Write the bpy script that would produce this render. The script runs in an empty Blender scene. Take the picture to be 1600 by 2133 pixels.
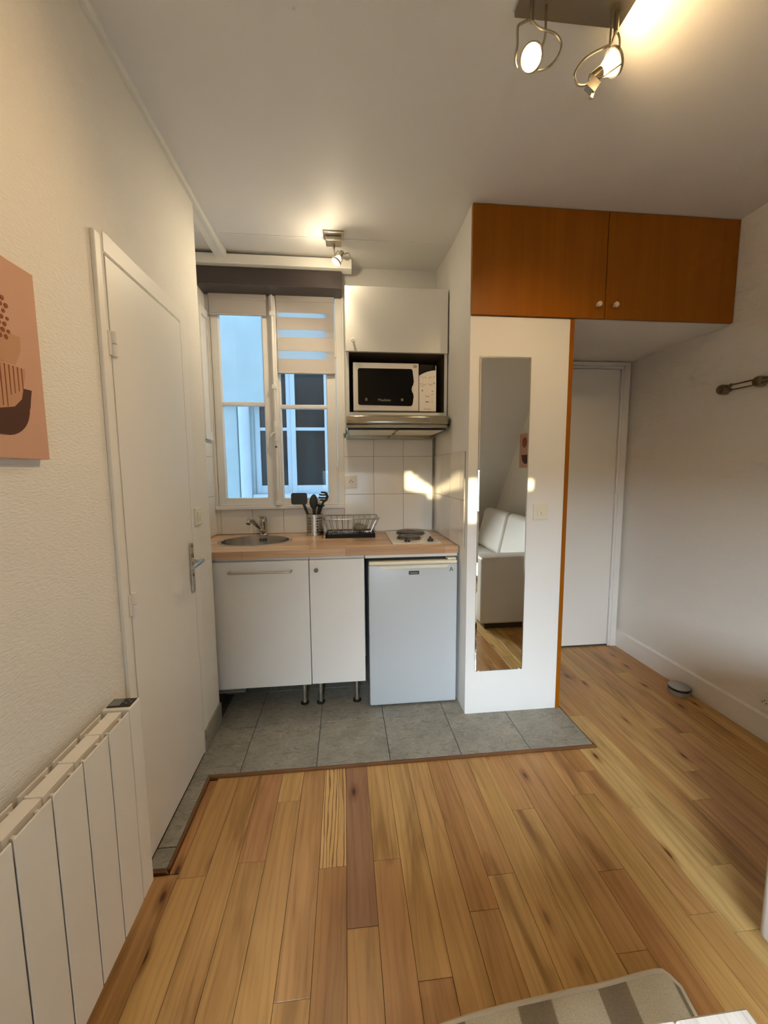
import bpy, bmesh, math, random
from mathutils import Vector, Matrix, Euler

random.seed(11)
SC = bpy.context.scene
COL = SC.collection

# ------------------------------------------------------------------ camera
F_PX, YAW, PITCH, ROLL, CAM_H = 811.03, 0.0997, 0.1039, -0.0073, 1.3446
_fw = Vector((math.sin(YAW) * math.cos(PITCH), math.cos(YAW) * math.cos(PITCH), -math.sin(PITCH)))
_r = Vector((math.cos(YAW), -math.sin(YAW), 0))
_u = _r.cross(_fw)
_r2 = _r * math.cos(ROLL) + _u * math.sin(ROLL)
_u2 = -_r * math.sin(ROLL) + _u * math.cos(ROLL)
cam_d = bpy.data.cameras.new('camera')
cam_d.sensor_fit = 'VERTICAL'
cam_d.sensor_height = 36.0
cam_d.lens = F_PX / 2133 * 36.0
cam_d.clip_start = 0.02
cam = bpy.data.objects.new('camera', cam_d)
COL.objects.link(cam)
cam.matrix_world = Matrix(((_r2.x, _u2.x, -_fw.x, 0), (_r2.y, _u2.y, -_fw.y, 0), (_r2.z, _u2.z, -_fw.z, CAM_H), (0, 0, 0, 1)))
SC.camera = cam

# ------------------------------------------------------------------ world, daylight, exposure
world = bpy.data.worlds.new('World')
SC.world = world
world.use_nodes = True
_bg = world.node_tree.nodes['Background']
_bg.inputs[0].default_value = (0.36, 0.60, 0.88, 1)
_bg.inputs[1].default_value = 2.4

def add_light(name, kind, loc, target, energy, color, parent=None, **kw):
    d = bpy.data.lights.new(name, kind)
    d.energy = energy
    d.color = color
    for k, v in kw.items():
        setattr(d, k, v)
    o = bpy.data.objects.new(name, d)
    COL.objects.link(o)
    o.location = loc
    if target is not None:
        o.rotation_euler = (Vector(target) - Vector(loc)).to_track_quat('-Z', 'Y').to_euler()
    return o

# low evening sun entering beside the roof window, and the sky seen through the roof window
add_light('evening_sun', 'SUN', (0.5, -4, 1.4), (0.5, 0, 1.4), 9.0, (1.0, 0.80, 0.46), angle=0.012)
add_light('roof_window_daylight', 'AREA', (-1.36, -3.2, 2.34), (0.0, -0.9, 1.1), 1330.0, (0.73, 0.87, 1.0),
          shape='RECTANGLE', size=3.35, size_y=2.2)

SC.view_settings.view_transform = 'Standard'
SC.view_settings.look = 'None'
SC.view_settings.exposure = 0.40
SC.view_settings.gamma = 1.0
SC.view_settings.use_curve_mapping = False
SC.cycles.max_bounces = 7
SC.cycles.diffuse_bounces = 5
SC.cycles.glossy_bounces = 4
SC.cycles.transparent_max_bounces = 16
SC.cycles.caustics_reflective = False
SC.cycles.caustics_refractive = False
SC.cycles.sample_clamp_indirect = 6.0
SC.cycles.use_denoising = True
SC.cycles.use_adaptive_sampling = True
SC.cycles.adaptive_threshold = 0.09
SC.cycles.adaptive_min_samples = 16

# ------------------------------------------------------------------ materials
def new_mat(name):
    m = bpy.data.materials.new(name)
    m.use_nodes = True
    nt = m.node_tree
    return m, nt, nt.nodes['Principled BSDF']

def N(nt, kind, **kw):
    n = nt.nodes.new(kind)
    for k, v in kw.items():
        setattr(n, k, v)
    return n

def setin(node, **kw):
    for k, v in kw.items():
        node.inputs[k.replace('_', ' ')].default_value = v

def rgba(c):
    return (c[0], c[1], c[2], 1)

def coords(nt, scale=(1, 1, 1), rnd=False):
    tc = N(nt, 'ShaderNodeTexCoord')
    mp = N(nt, 'ShaderNodeMapping')
    mp.inputs['Scale'].default_value = scale
    nt.links.new(tc.outputs['Object'], mp.inputs['Vector'])
    if rnd:
        oi = N(nt, 'ShaderNodeObjectInfo')
        mu = N(nt, 'ShaderNodeMath', operation='MULTIPLY')
        mu.inputs[1].default_value = 61.0
        nt.links.new(oi.outputs['Random'], mu.inputs[0])
        cx = N(nt, 'ShaderNodeCombineXYZ')
        for i in range(3):
            nt.links.new(mu.outputs[0], cx.inputs[i])
        nt.links.new(cx.outputs[0], mp.inputs['Location'])
    return mp.outputs['Vector']

def ramp(nt, fac, stops):
    r = N(nt, 'ShaderNodeValToRGB')
    el = r.color_ramp.elements
    while len(el) < len(stops):
        el.new(0.5)
    for e, (p, c) in zip(el, stops):
        e.position = p
        e.color = rgba(c)
    nt.links.new(fac, r.inputs['Fac'])
    return r.outputs['Color']

def noise(nt, vec, scale, detail=3, rough=0.55, dist=0.0):
    n = N(nt, 'ShaderNodeTexNoise')
    setin(n, Scale=scale, Detail=detail, Roughness=rough, Distortion=dist)
    nt.links.new(vec, n.inputs['Vector'])
    return n.outputs['Fac']

def mix(nt, a, b, fac=None, kind='MULTIPLY', f=1.0):
    m = N(nt, 'ShaderNodeMix', data_type='RGBA', blend_type=kind)
    m.inputs[0].default_value = f
    if fac is not None:
        nt.links.new(fac, m.inputs[0])
    for i, v in ((6, a), (7, b)):
        if isinstance(v, tuple):
            m.inputs[i].default_value = rgba(v)
        else:
            nt.links.new(v, m.inputs[i])
    return m.outputs[2]

def bump(nt, p, height, strength, dist=0.002):
    b = N(nt, 'ShaderNodeBump')
    setin(b, Strength=strength, Distance=dist)
    nt.links.new(height, b.inputs['Height'])
    nt.links.new(b.outputs[0], p.inputs['Normal'])

def paint(name, color, rough=0.6, bscale=0, bstr=0.2, bdist=0.002, var=0.04, aniso=(1, 1, 1)):
    m, nt, p = new_mat(name)
    setin(p, Roughness=rough)
    v = coords(nt, aniso)
    lo = tuple(c * (1 - var) for c in color)
    nt.links.new(ramp(nt, noise(nt, v, 3.0, 2), [(0.3, lo), (0.7, color)]), p.inputs['Base Color'])
    if bscale:
        bump(nt, p, noise(nt, v, bscale, 2, 0.5), bstr, bdist)
    return m

def plain(name, color, rough=0.5, metal=0.0, coat=0.0):
    m, nt, p = new_mat(name)
    setin(p, Base_Color=rgba(color), Roughness=rough, Metallic=metal, Coat_Weight=coat)
    v = coords(nt)
    r = N(nt, 'ShaderNodeMapRange')
    setin(r, To_Min=max(0.02, rough - 0.04), To_Max=rough + 0.05)
    nt.links.new(noise(nt, v, 35.0, 2), r.inputs['Value'])
    nt.links.new(r.outputs[0], p.inputs['Roughness'])
    return m

def brushed(name, color, rough, scale=(1, 1, 90)):
    m, nt, p = new_mat(name)
    setin(p, Base_Color=rgba(color), Metallic=1.0)
    v = coords(nt, scale)
    r = N(nt, 'ShaderNodeMapRange')
    setin(r, To_Min=rough * 0.7, To_Max=rough * 1.4)
    nt.links.new(noise(nt, v, 12.0, 3), r.inputs['Value'])
    nt.links.new(r.outputs[0], p.inputs['Roughness'])
    return m

M = {}
M['wall_paper'] = paint('wall_paper', (0.82, 0.79, 0.73), 0.7, 150, 0.7, 0.003, 0.03, (1, 0.45, 1.6))
M['wall_white'] = paint('wall_white', (0.80, 0.78, 0.74), 0.6, 160, 0.2, 0.001, 0.03)
M['ceiling_paint'] = paint('ceiling_paint', (0.78, 0.765, 0.74), 0.55, 300, 0.3, 0.001, 0.02)
M['door_paint'] = paint('door_paint', (0.82, 0.79, 0.73), 0.45, 60, 0.06, 0.001, 0.02)
M['trim_white'] = paint('trim_white', (0.83, 0.81, 0.76), 0.4, 50, 0.08, 0.001, 0.03)
M['window_paint'] = paint('window_paint', (0.80, 0.76, 0.71), 0.4, 70, 0.2, 0.001, 0.06)
M['beam_brown'] = paint('beam_brown', (0.060, 0.046, 0.044), 0.33, 30, 0.1, 0.001, 0.2, (0.3, 1, 4))
M['grout'] = paint('grout', (0.26, 0.245, 0.22), 0.8, 200, 0.2)
M['floor_grout'] = paint('floor_grout', (0.08, 0.075, 0.065), 0.85, 200, 0.2)
M['subfloor'] = paint('subfloor', (0.07, 0.04, 0.02), 0.9, 100, 0.2)
M['laminate_white'] = paint('laminate_white', (0.80, 0.78, 0.73), 0.35, 0, var=0.015)
M['fridge_white'] = paint('fridge_white', (0.52, 0.55, 0.565), 0.3, 500, 0.12, 0.0006, 0.015)
M['fridge_cream'] = plain('fridge_cream', (0.80, 0.76, 0.60), 0.4)
M['filter_cream'] = plain('filter_cream', (0.88, 0.85, 0.72), 0.4)
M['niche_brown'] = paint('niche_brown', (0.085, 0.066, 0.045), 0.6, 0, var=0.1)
M['appliance_white'] = plain('appliance_white', (0.80, 0.74, 0.66), 0.35)
M['dark_plastic'] = plain('dark_plastic', (0.012, 0.012, 0.012), 0.4)
M['utensil_black'] = plain('utensil_black', (0.02, 0.021, 0.019), 0.45)
M['tray_black'] = plain('tray_black', (0.007, 0.008, 0.011), 0.55)
M['tray_black'].node_tree.nodes['Principled BSDF'].inputs['Specular IOR Level'].default_value = 0.2
M['smoked_glass'] = plain('smoked_glass', (0.003, 0.0025, 0.002), 0.08)
M['smoked_glass'].node_tree.nodes['Principled BSDF'].inputs['Specular IOR Level'].default_value = 0.22
M['display_grey'] = plain('display_grey', (0.16, 0.17, 0.15), 0.3)
M['steel'] = brushed('steel', (0.58, 0.55, 0.50), 0.28)
M['steel_dark'] = brushed('steel_dark', (0.36, 0.34, 0.31), 0.22)
M['steel_hood'] = brushed('steel_hood', (0.42, 0.38, 0.30), 0.15, (1, 60, 60))
M['chrome'] = brushed('chrome', (0.55, 0.53, 0.50), 0.12, (20, 20, 20))
M['satin_nickel'] = brushed('satin_nickel', (0.50, 0.45, 0.36), 0.30, (20, 20, 20))
M['lamp_plate'] = brushed('lamp_plate', (0.24, 0.205, 0.15), 0.32, (20, 20, 20))
M['rack_metal'] = brushed('rack_metal', (0.26, 0.22, 0.15), 0.35, (20, 20, 20))
M['wire_metal'] = brushed('wire_metal', (0.36, 0.34, 0.31), 0.25, (20, 20, 20))
M['hob_enamel'] = plain('hob_enamel', (0.72, 0.68, 0.60), 0.22, 0.3)
M['hotplate'] = plain('hotplate', (0.045, 0.035, 0.032), 0.35, 0.4)
M['switch_ivory'] = plain('switch_ivory', (0.78, 0.73, 0.60), 0.4)
M['switch_dark'] = plain('switch_dark', (0.05, 0.045, 0.04), 0.5)
M['radiator_white'] = plain('radiator_white', (0.82, 0.78, 0.71), 0.4)
M['leather'] = paint('leather', (0.64, 0.60, 0.53), 0.45, 300, 0.2, 0.001, 0.03)
M['knob_pale'] = plain('knob_pale', (0.74, 0.58, 0.44), 0.4)
M['print_grey'] = plain('print_grey', (0.30, 0.28, 0.25), 0.6)
M['print_dark'] = plain('print_dark', (0.05, 0.045, 0.04), 0.6)
M['print_pale'] = plain('print_pale', (0.36, 0.35, 0.32), 0.6)
M['art_pink'] = paint('art_pink', (0.62, 0.36, 0.25), 0.8, 500, 0.2, 0.0006, 0.06)
M['art_tan'] = paint('art_tan', (0.56, 0.30, 0.17), 0.8, 0, var=0.1)
M['art_rust'] = paint('art_rust', (0.30, 0.085, 0.03), 0.8, 0, var=0.15)
M['art_brown'] = paint('art_brown', (0.085, 0.028, 0.014), 0.8, 0, var=0.15)
M['facade_blue'] = paint('facade_blue', (0.50, 0.56, 0.56), 0.85, 8, 0.2, 0.01, 0.12)
M['facade_frame'] = paint('facade_frame', (0.62, 0.66, 0.70), 0.6, 0, var=0.05)
M['facade_pane'] = plain('facade_pane', (0.030, 0.034, 0.036), 0.12)
M['puck_metal'] = plain('puck_metal', (0.42, 0.42, 0.41), 0.3, 0.45)
M['puck_black'] = plain('puck_black', (0.012, 0.012, 0.015), 0.4)
M['blind_solid'] = paint('blind_solid', (0.50, 0.455, 0.43), 0.8, 400, 0.2, 0.0006, 0.03, (1, 1, 3))

def make_emit(name, color, strength):
    m, nt, p = new_mat(name)
    setin(p, Base_Color=rgba(color), Emission_Color=rgba(color), Emission_Strength=strength)
    return m
M['bulb_warm'] = make_emit('bulb_warm', (1.0, 0.68, 0.25), 14.0)
M['reflector_glow'] = make_emit('reflector_glow', (1.0, 0.80, 0.45), 2.0)
M['bulb_kitchen'] = make_emit('bulb_kitchen', (1.0, 0.90, 0.70), 14.0)

def make_glass(name, tint=(1, 1, 1), refl=0.06):
    m, nt, p = new_mat(name)
    nt.nodes.remove(p)
    out = nt.nodes['Material Output']
    t = N(nt, 'ShaderNodeBsdfTransparent')
    t.inputs[0].default_value = rgba(tint)
    g = N(nt, 'ShaderNodeBsdfGlossy')
    g.inputs['Roughness'].default_value = 0.02
    lw = N(nt, 'ShaderNodeLayerWeight')
    lw.inputs['Blend'].default_value = 0.25
    mr = N(nt, 'ShaderNodeMapRange')
    setin(mr, To_Min=refl * 0.6, To_Max=0.55)
    nt.links.new(lw.outputs['Facing'], mr.inputs['Value'])
    mx = N(nt, 'ShaderNodeMixShader')
    nt.links.new(mr.outputs[0], mx.inputs[0])
    nt.links.new(t.outputs[0], mx.inputs[1])
    nt.links.new(g.outputs[0], mx.inputs[2])
    nt.links.new(mx.outputs[0], out.inputs['Surface'])
    return m
M['pane_glass'] = make_glass('pane_glass', (0.96, 0.98, 0.98))
M['drinking_glass'] = make_glass('drinking_glass', (0.88, 0.88, 0.86))
M['bulb_glass'] = make_glass('bulb_glass', (0.98, 0.9, 0.7))

def make_sheer():
    m, nt, p = new_mat('blind_sheer')
    nt.nodes.remove(p)
    out = nt.nodes['Material Output']
    t = N(nt, 'ShaderNodeBsdfTransparent')
    tr = N(nt, 'ShaderNodeBsdfTranslucent')
    tr.inputs[0].default_value = (0.95, 0.95, 0.95, 1)
    d = N(nt, 'ShaderNodeBsdfDiffuse')
    d.inputs[0].default_value = (0.72, 0.68, 0.66, 1)
    m1 = N(nt, 'ShaderNodeMixShader')
    m1.inputs[0].default_value = 0.12
    nt.links.new(tr.outputs[0], m1.inputs[1])
    nt.links.new(d.outputs[0], m1.inputs[2])
    m2 = N(nt, 'ShaderNodeMixShader')
    m2.inputs[0].default_value = 0.5
    nt.links.new(t.outputs[0], m2.inputs[1])
    nt.links.new(m1.outputs[0], m2.inputs[2])
    nt.links.new(m2.outputs[0], out.inputs['Surface'])
    return m
M['blind_sheer'] = make_sheer()

def make_mirror():
    m, nt, p = new_mat('mirror_glass')
    setin(p, Base_Color=(0.80, 0.77, 0.70, 1), Metallic=1.0, Roughness=0.012)
    return m
M['mirror_glass'] = make_mirror()

def make_tile(name, color, rough):
    m, nt, p = new_mat(name)
    v = coords(nt, (1, 1, 1), True)
    nt.links.new(ramp(nt, noise(nt, v, 5.0, 2), [(0.3, tuple(c * 0.96 for c in color)), (0.7, color)]), p.inputs['Base Color'])
    setin(p, Roughness=rough, Coat_Weight=0.3, Coat_Roughness=0.05)
    bump(nt, p, noise(nt, v, 9.0, 1), 0.12, 0.002)
    return m
M['wall_tile'] = make_tile('wall_tile', (0.80, 0.77, 0.71), 0.13)

def make_slate():
    m, nt, p = new_mat('slate_tile')
    v = coords(nt, (1, 1, 1), True)
    vs = coords(nt, (1.0, 2.6, 1), True)
    a = noise(nt, v, 9.0, 5, 0.6, 0.5)
    b = noise(nt, vs, 14.0, 6, 0.65, 1.6)
    c1 = ramp(nt, a, [(0.25, (0.215, 0.195, 0.157)), (0.75, (0.34, 0.312, 0.252))])
    c2 = ramp(nt, b, [(0.40, (0.72, 0.72, 0.72)), (0.50, (1.12, 1.12, 1.12)), (0.58, (0.85, 0.85, 0.85))])
    nt.links.new(mix(nt, c1, c2), p.inputs['Base Color'])
    setin(p, Roughness=0.42)
    bump(nt, p, b, 0.35, 0.002)
    return m
M['slate_tile'] = make_slate()

def make_oak(name, dark=0.76, streak=1.0, knots=True, coarse=False):
    """Boards run along their own Y axis; the tint of each board is the object's colour."""
    m, nt, p = new_mat(name)
    oi = N(nt, 'ShaderNodeObjectInfo')
    v = coords(nt, (38, 1.9, 8), True)
    fine = noise(nt, v, 1.0, 6, 0.62, 0.6)
    v2 = coords(nt, (11, 1.6, 3), True)
    broad = noise(nt, v2, 1.0, 3, 0.5, 1.2)
    c = ramp(nt, fine, [(0.30, (dark, dark * 0.95, dark * 0.85)), (0.52, (1, 1, 1)), (0.8, (1.12, 1.12, 1.12))])
    c2 = ramp(nt, broad, [(0.27, (0.62, 0.54, 0.44)), (0.42, (0.95, 0.94, 0.92)), (0.55, (1, 1, 1)), (0.75, (1.08, 1.09, 1.10))])
    col = mix(nt, mix(nt, oi.outputs['Color'], c, f=streak), c2)
    # cathedral figure
    w = N(nt, 'ShaderNodeTexWave', wave_type='BANDS', bands_direction='X')
    setin(w, Scale=4.5 if coarse else 2.2, Distortion=11.0 if coarse else 16.0, Detail=3.5, Detail_Scale=1.2)
    v3 = coords(nt, (4.5, 0.42, 1), True)
    nt.links.new(v3, w.inputs['Vector'])
    lines = ramp(nt, w.outputs['Fac'], [(0.0, (0.36, 0.26, 0.15) if coarse else (0.88, 0.85, 0.80)), (0.30, (1, 1, 1)), (1.0, (1.02, 1.02, 1.02))])
    col = mix(nt, col, lines)
    if knots:
        vo = N(nt, 'ShaderNodeTexVoronoi', voronoi_dimensions='2D')
        setin(vo, Scale=1.0)
        nt.links.new(coords(nt, (7.0, 2.6, 1), True), vo.inputs['Vector'])
        k = ramp(nt, vo.outputs['Distance'], [(0.0, (0.13, 0.07, 0.035)), (0.035, (0.22, 0.13, 0.07)), (0.06, (0.62, 0.50, 0.36)), (0.16, (1, 1, 1))])
        big = noise(nt, coords(nt, (2.1, 0.9, 1), True), 1.0, 0)
        gate = N(nt, 'ShaderNodeMapRange')
        setin(gate, From_Min=0.50, From_Max=0.54)
        nt.links.new(big, gate.inputs['Value'])
        col = mix(nt, col, k, fac=gate.outputs[0])
    nt.links.new(col, p.inputs['Base Color'])
    r = N(nt, 'ShaderNodeMapRange')
    setin(r, To_Min=0.26, To_Max=0.42)
    nt.links.new(fine, r.inputs['Value'])
    nt.links.new(r.outputs[0], p.inputs['Roughness'])
    bump(nt, p, fine, 0.10, 0.001)
    return m
M['oak_board'] = make_oak('oak_board')
M['oak_figured'] = make_oak('oak_figured', 0.7, 0.7, False, True)

def make_panel_wood(name, c_lo, c_hi, scale, rough):
    m, nt, p = new_mat(name)
    v = coords(nt, scale)
    a = noise(nt, v, 1.0, 5, 0.6, 0.3)
    nt.links.new(ramp(nt, a, [(0.25, c_lo), (0.75, c_hi)]), p.inputs['Base Color'])
    setin(p, Roughness=rough, Specular_IOR_Level=0.2)
    bump(nt, p, a, 0.05, 0.001)
    return m
M['cherry'] = make_panel_wood('cherry', (0.27, 0.078, 0.002), (0.34, 0.108, 0.004), (26, 26, 1.2), 0.38)
M['edge_wood'] = make_panel_wood('edge_wood', (0.13, 0.055, 0.02), (0.22, 0.10, 0.04), (3, 3, 3), 0.45)

def make_butcher():
    m, nt, p = new_mat('butcher_block')
    br = N(nt, 'ShaderNodeTexBrick', offset=0.37, squash=1.0)
    setin(br, Scale=1.0, Mortar_Size=0.0008, Brick_Width=0.55, Row_Height=0.034, Bias=0.0,
          Color1=(0.74, 0.50, 0.31, 1), Color2=(0.48, 0.285, 0.155, 1), Mortar=(0.30, 0.16, 0.09, 1))
    nt.links.new(coords(nt, (1, 1, 1)), br.inputs['Vector'])
    g = noise(nt, coords(nt, (2.5, 70, 70)), 1.0, 5, 0.6, 0.4)
    c = mix(nt, br.outputs['Color'], ramp(nt, g, [(0.3, (0.80, 0.76, 0.70)), (0.7, (1.12, 1.12, 1.12))]))
    nt.links.new(c, p.inputs['Base Color'])
    setin(p, Roughness=0.28)
    return m
M['butcher_block'] = make_butcher()

def make_whitewash():
    m, nt, p = new_mat('whitewashed_wood')
    g = noise(nt, coords(nt, (45, 3, 45), True), 1.0, 5, 0.6, 0.5)
    nt.links.new(ramp(nt, g, [(0.28, (0.38, 0.32, 0.26)), (0.5, (0.60, 0.54, 0.48)), (0.8, (0.68, 0.63, 0.57))]), p.inputs['Base Color'])
    setin(p, Roughness=0.6)
    bump(nt, p, g, 0.2, 0.001)
    return m
M['whitewashed_wood'] = make_whitewash()

def make_rug():
    m, nt, p = new_mat('rug_weave')
    w = N(nt, 'ShaderNodeTexWave', wave_type='BANDS', bands_direction='X')
    setin(w, Scale=1.5, Distortion=3.2, Detail=0.6, Detail_Scale=1.0)
    nt.links.new(coords(nt, (1.0, 0.35, 0.3)), w.inputs['Vector'])
    stripes = ramp(nt, w.outputs['Fac'], [(0.0, (0.21, 0.155, 0.092)), (0.30, (0.23, 0.170, 0.100)), (0.36, (0.51, 0.425, 0.29)), (1.0, (0.54, 0.455, 0.315))])
    f = noise(nt, coords(nt), 420.0, 2)
    nt.links.new(mix(nt, stripes, ramp(nt, f, [(0.3, (0.8, 0.8, 0.8)), (0.7, (1.1, 1.1, 1.1))])), p.inputs['Base Color'])
    setin(p, Roughness=0.95)
    bump(nt, p, f, 0.5, 0.002)
    return m
M['rug_weave'] = make_rug()
M['rug_border'] = paint('rug_border', (0.55, 0.46, 0.33), 0.9, 500, 0.3)

# ------------------------------------------------------------------ mesh helpers
ORIGIN = {}

class G:
    def __init__(self):
        self.v, self.f, self.mi = [], [], []
        self.cur = 0

    def quad(self, *pts):
        b = len(self.v)
        self.v += [Vector(p) for p in pts]
        self.f.append(tuple(range(b, b + len(pts))))
        self.mi.append(self.cur)
        return self

    def _add(self, vs, fs):
        b = len(self.v)
        self.v += [Vector(p) for p in vs]
        for f in fs:
            self.f.append(tuple(i + b for i in f))
            self.mi.append(self.cur)
        return self

    def box(self, x0, x1, y0, y1, z0, z1, M_=None):
        vs = [Vector((x, y, z)) for z in (z0, z1) for y in (y0, y1) for x in (x0, x1)]
        if M_ is not None:
            vs = [M_ @ q for q in vs]
        return self._add(vs, [(0, 2, 3, 1), (4, 5, 7, 6), (0, 1, 5, 4), (2, 6, 7, 3), (0, 4, 6, 2), (1, 3, 7, 5)])

    def prism(self, poly, axis, a0, a1):
        n = len(poly)
        def P(q, a):
            return {0: (a, q[0], q[1]), 1: (q[0], a, q[1]), 2: (q[0], q[1], a)}[axis]
        vs = [P(q, a0) for q in poly] + [P(q, a1) for q in poly]
        fs = [tuple(range(n - 1, -1, -1)), tuple(range(n, 2 * n))]
        fs += [(i, (i + 1) % n, n + (i + 1) % n, n + i) for i in range(n)]
        return self._add(vs, fs)

    def rings(self, rings, closed=False, cap=True):
        n = len(rings[0])
        vs = [q for r in rings for q in r]
        fs = []
        m = len(rings)
        for i in range(m if closed else m - 1):
            a, b = i * n, ((i + 1) % m) * n
            for j in range(n):
                k = (j + 1) % n
                fs.append((a + j, a + k, b + k, b + j))
        if cap and not closed:
            fs.append(tuple(range(n - 1, -1, -1)))
            fs.append(tuple((m - 1) * n + j for j in range(n)))
        return self._add(vs, fs)

    def cyl(self, p0, p1, r0, r1=None, n=16, cap=True):
        p0, p1 = Vector(p0), Vector(p1)
        r1 = r0 if r1 is None else r1
        d = (p1 - p0).normalized()
        a = d.orthogonal().normalized()
        b = d.cross(a)
        def ring(p, r):
            return [p + (a * math.cos(t) + b * math.sin(t)) * r for t in [2 * math.pi * j / n for j in range(n)]]
        return self.rings([ring(p0, r0), ring(p1, r1)], cap=cap)

    def lathe(self, prof, base=(0, 0, 0), direction=(0, 0, 1), n=24, cap=True):
        d = Vector(direction).normalized()
        a = d.orthogonal().normalized()
        b = d.cross(a)
        base = Vector(base)
        rs = [[base + d * h + (a * math.cos(t) + b * math.sin(t)) * max(r, 1e-5) for t in [2 * math.pi * j / n for j in range(n)]] for r, h in prof]
        return self.rings(rs, cap=cap)

    def tube(self, pts, r, n=8, closed=False):
        pts = [Vector(p) for p in pts]
        m = len(pts)
        rs, prev = [], None
        for i, p in enumerate(pts):
            if closed:
                t = pts[(i + 1) % m] - pts[i - 1]
            else:
                t = pts[min(i + 1, m - 1)] - pts[max(i - 1, 0)]
            t.normalize()
            a = t.orthogonal().normalized() if prev is None else (prev - t * prev.dot(t)).normalized()
            prev = a
            b = t.cross(a)
            rs.append([p + (a * math.cos(w) + b * math.sin(w)) * r for w in [2 * math.pi * j / n for j in range(n)]])
        return self.rings(rs, closed=closed)

    def build(self, name, mat, parent=None, bevel=0.0, seg=2, smooth=False, base=None, fix=True):
        if parent is not None:
            o0 = ORIGIN[parent.name]
        elif base is not None:
            o0 = Vector(base)
        else:
            xs = [q.x for q in self.v]; ys = [q.y for q in self.v]; zs = [q.z for q in self.v]
            o0 = Vector(((min(xs) + max(xs)) / 2, (min(ys) + max(ys)) / 2, min(zs)))
        me = bpy.data.meshes.new(name)
        me.from_pydata([tuple(q - o0) for q in self.v], [], self.f)
        mats = mat if isinstance(mat, (list, tuple)) else [mat]
        for mm in mats:
            me.materials.append(M[mm])
        for pl, k in zip(me.polygons, self.mi):
            pl.material_index = k
        if fix or bevel:
            bm = bmesh.new()
            bm.from_mesh(me)
            bmesh.ops.remove_doubles(bm, verts=bm.verts, dist=1e-6)
            if fix:
                bmesh.ops.recalc_face_normals(bm, faces=bm.faces)
            if bevel:
                ed = [e for e in bm.edges if len(e.link_faces) == 2 and e.calc_face_angle(0) > 0.6]
                bmesh.ops.bevel(bm, geom=ed, offset=bevel, segments=seg, profile=0.5, affect='EDGES', clamp_overlap=True)
            bm.to_mesh(me)
            bm.free()
        if smooth:
            for pl in me.polygons:
                pl.use_smooth = True
            try:
                me.set_sharp_from_angle(angle=math.radians(40))
            except Exception:
                pass
        me.update()
        o = bpy.data.objects.new(name, me)
        COL.objects.link(o)
        if parent is not None:
            o.parent = parent
        else:
            o.location = o0
        ORIGIN[o.name] = o0
        return o

def B(x0, x1, y0, y1, z0, z1):
    return G().box(x0, x1, y0, y1, z0, z1)

def tag(o, label, cat, group=None):
    o['label'] = label
    o['category'] = cat
    if group:
        o['group'] = group
    return o

def thing(name, label, cat, loc, group=None):
    o = bpy.data.objects.new(name, None)
    o.empty_display_size = 0.05
    COL.objects.link(o)
    o.location = loc
    ORIGIN[o.name] = Vector(loc)
    return tag(o, label, cat, group)

def struct(o, label=None):
    o['kind'] = 'structure'
    if label:
        o['label'] = label
    return o

def piece(name, src, parent, loc, color=None):
    """another object that shares the mesh of src"""
    o = bpy.data.objects.new(name, src)
    COL.objects.link(o)
    o.parent = parent
    o.location = Vector(loc) - ORIGIN[parent.name]
    if color:
        o.color = color
    return o

def text_part(body, size, mat, parent, origin, xdir, updir, name='lettering', align='CENTER', extrude=0.0004):
    cu = bpy.data.curves.new('txt', 'FONT')
    cu.body = body
    cu.size = size
    cu.align_x = align
    cu.align_y = 'CENTER'
    cu.extrude = extrude
    tmp = bpy.data.objects.new('txt', cu)
    COL.objects.link(tmp)
    dg = bpy.context.evaluated_depsgraph_get()
    me = bpy.data.meshes.new_from_object(tmp.evaluated_get(dg))
    bpy.data.objects.remove(tmp)
    x, u = Vector(xdir).normalized(), Vector(updir).normalized()
    n = x.cross(u)
    o0 = ORIGIN[parent.name]
    for v in me.vertices:
        v.co = Vector(origin) + x * v.co.x + u * v.co.y + n * v.co.z - o0
    me.materials.clear()
    me.materials.append(M[mat])
    o = bpy.data.objects.new(name, me)
    COL.objects.link(o)
    o.parent = parent
    ORIGIN[o.name] = o0
    return o

# ------------------------------------------------------------------ room dimensions
XL, XR = -0.689, 2.061
XA = -0.87            # left side of the kitchen alcove
YP = 2.05             # end of the left partition
YB = 2.71             # back wall
YPIL, XP0, XP1 = 1.965, 0.635, 1.157
ZC, ZCB = 2.625, 2.108
YCR, ZCK = 2.31, 2.672  # ceiling crease, ceiling height at the back wall
YM0, YKNEE, ZKNEE = 0.147, -1.30, 0.744
def slope_z(y):
    return 1.887 + 1.3 * (y + 0.42)
def slope_y(z):
    return (z - 1.887) / 1.3 - 0.42
ZT = 0.012            # top of floor tiles

# ------------------------------------------------------------------ floor
floor = struct(B(-0.95, 2.2, -1.5, 2.85, -0.06, -0.012).build('floor', 'subfloor', base=(0, 0, -0.06)),
               'oak strip floor with a grey slate tiled kitchen corner')

def plank_mesh(w, l, name):
    g = G()
    c, t = 0.0004, 0.012
    hx, hy = w / 2 - 0.0006, l / 2 - 0.0006
    lo = [(-hx, -hy, -t), (hx, -hy, -t), (hx, hy, -t), (-hx, hy, -t)]
    mid = [(x, y, -c) for x, y, _ in lo]
    top = [(x - math.copysign(c, x), y - math.copysign(c, y), 0) for x, y, _ in lo]
    g._add(lo + mid + top, [(0, 1, 5, 4), (1, 2, 6, 5), (2, 3, 7, 6), (3, 0, 4, 7), (4, 5, 9, 8), (5, 6, 10, 9), (6, 7, 11, 10), (7, 4, 8, 11), (8, 9, 10, 11)])
    me = bpy.data.meshes.new(name)
    me.from_pydata([tuple(q) for q in g.v], [], g.f)
    return me

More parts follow.
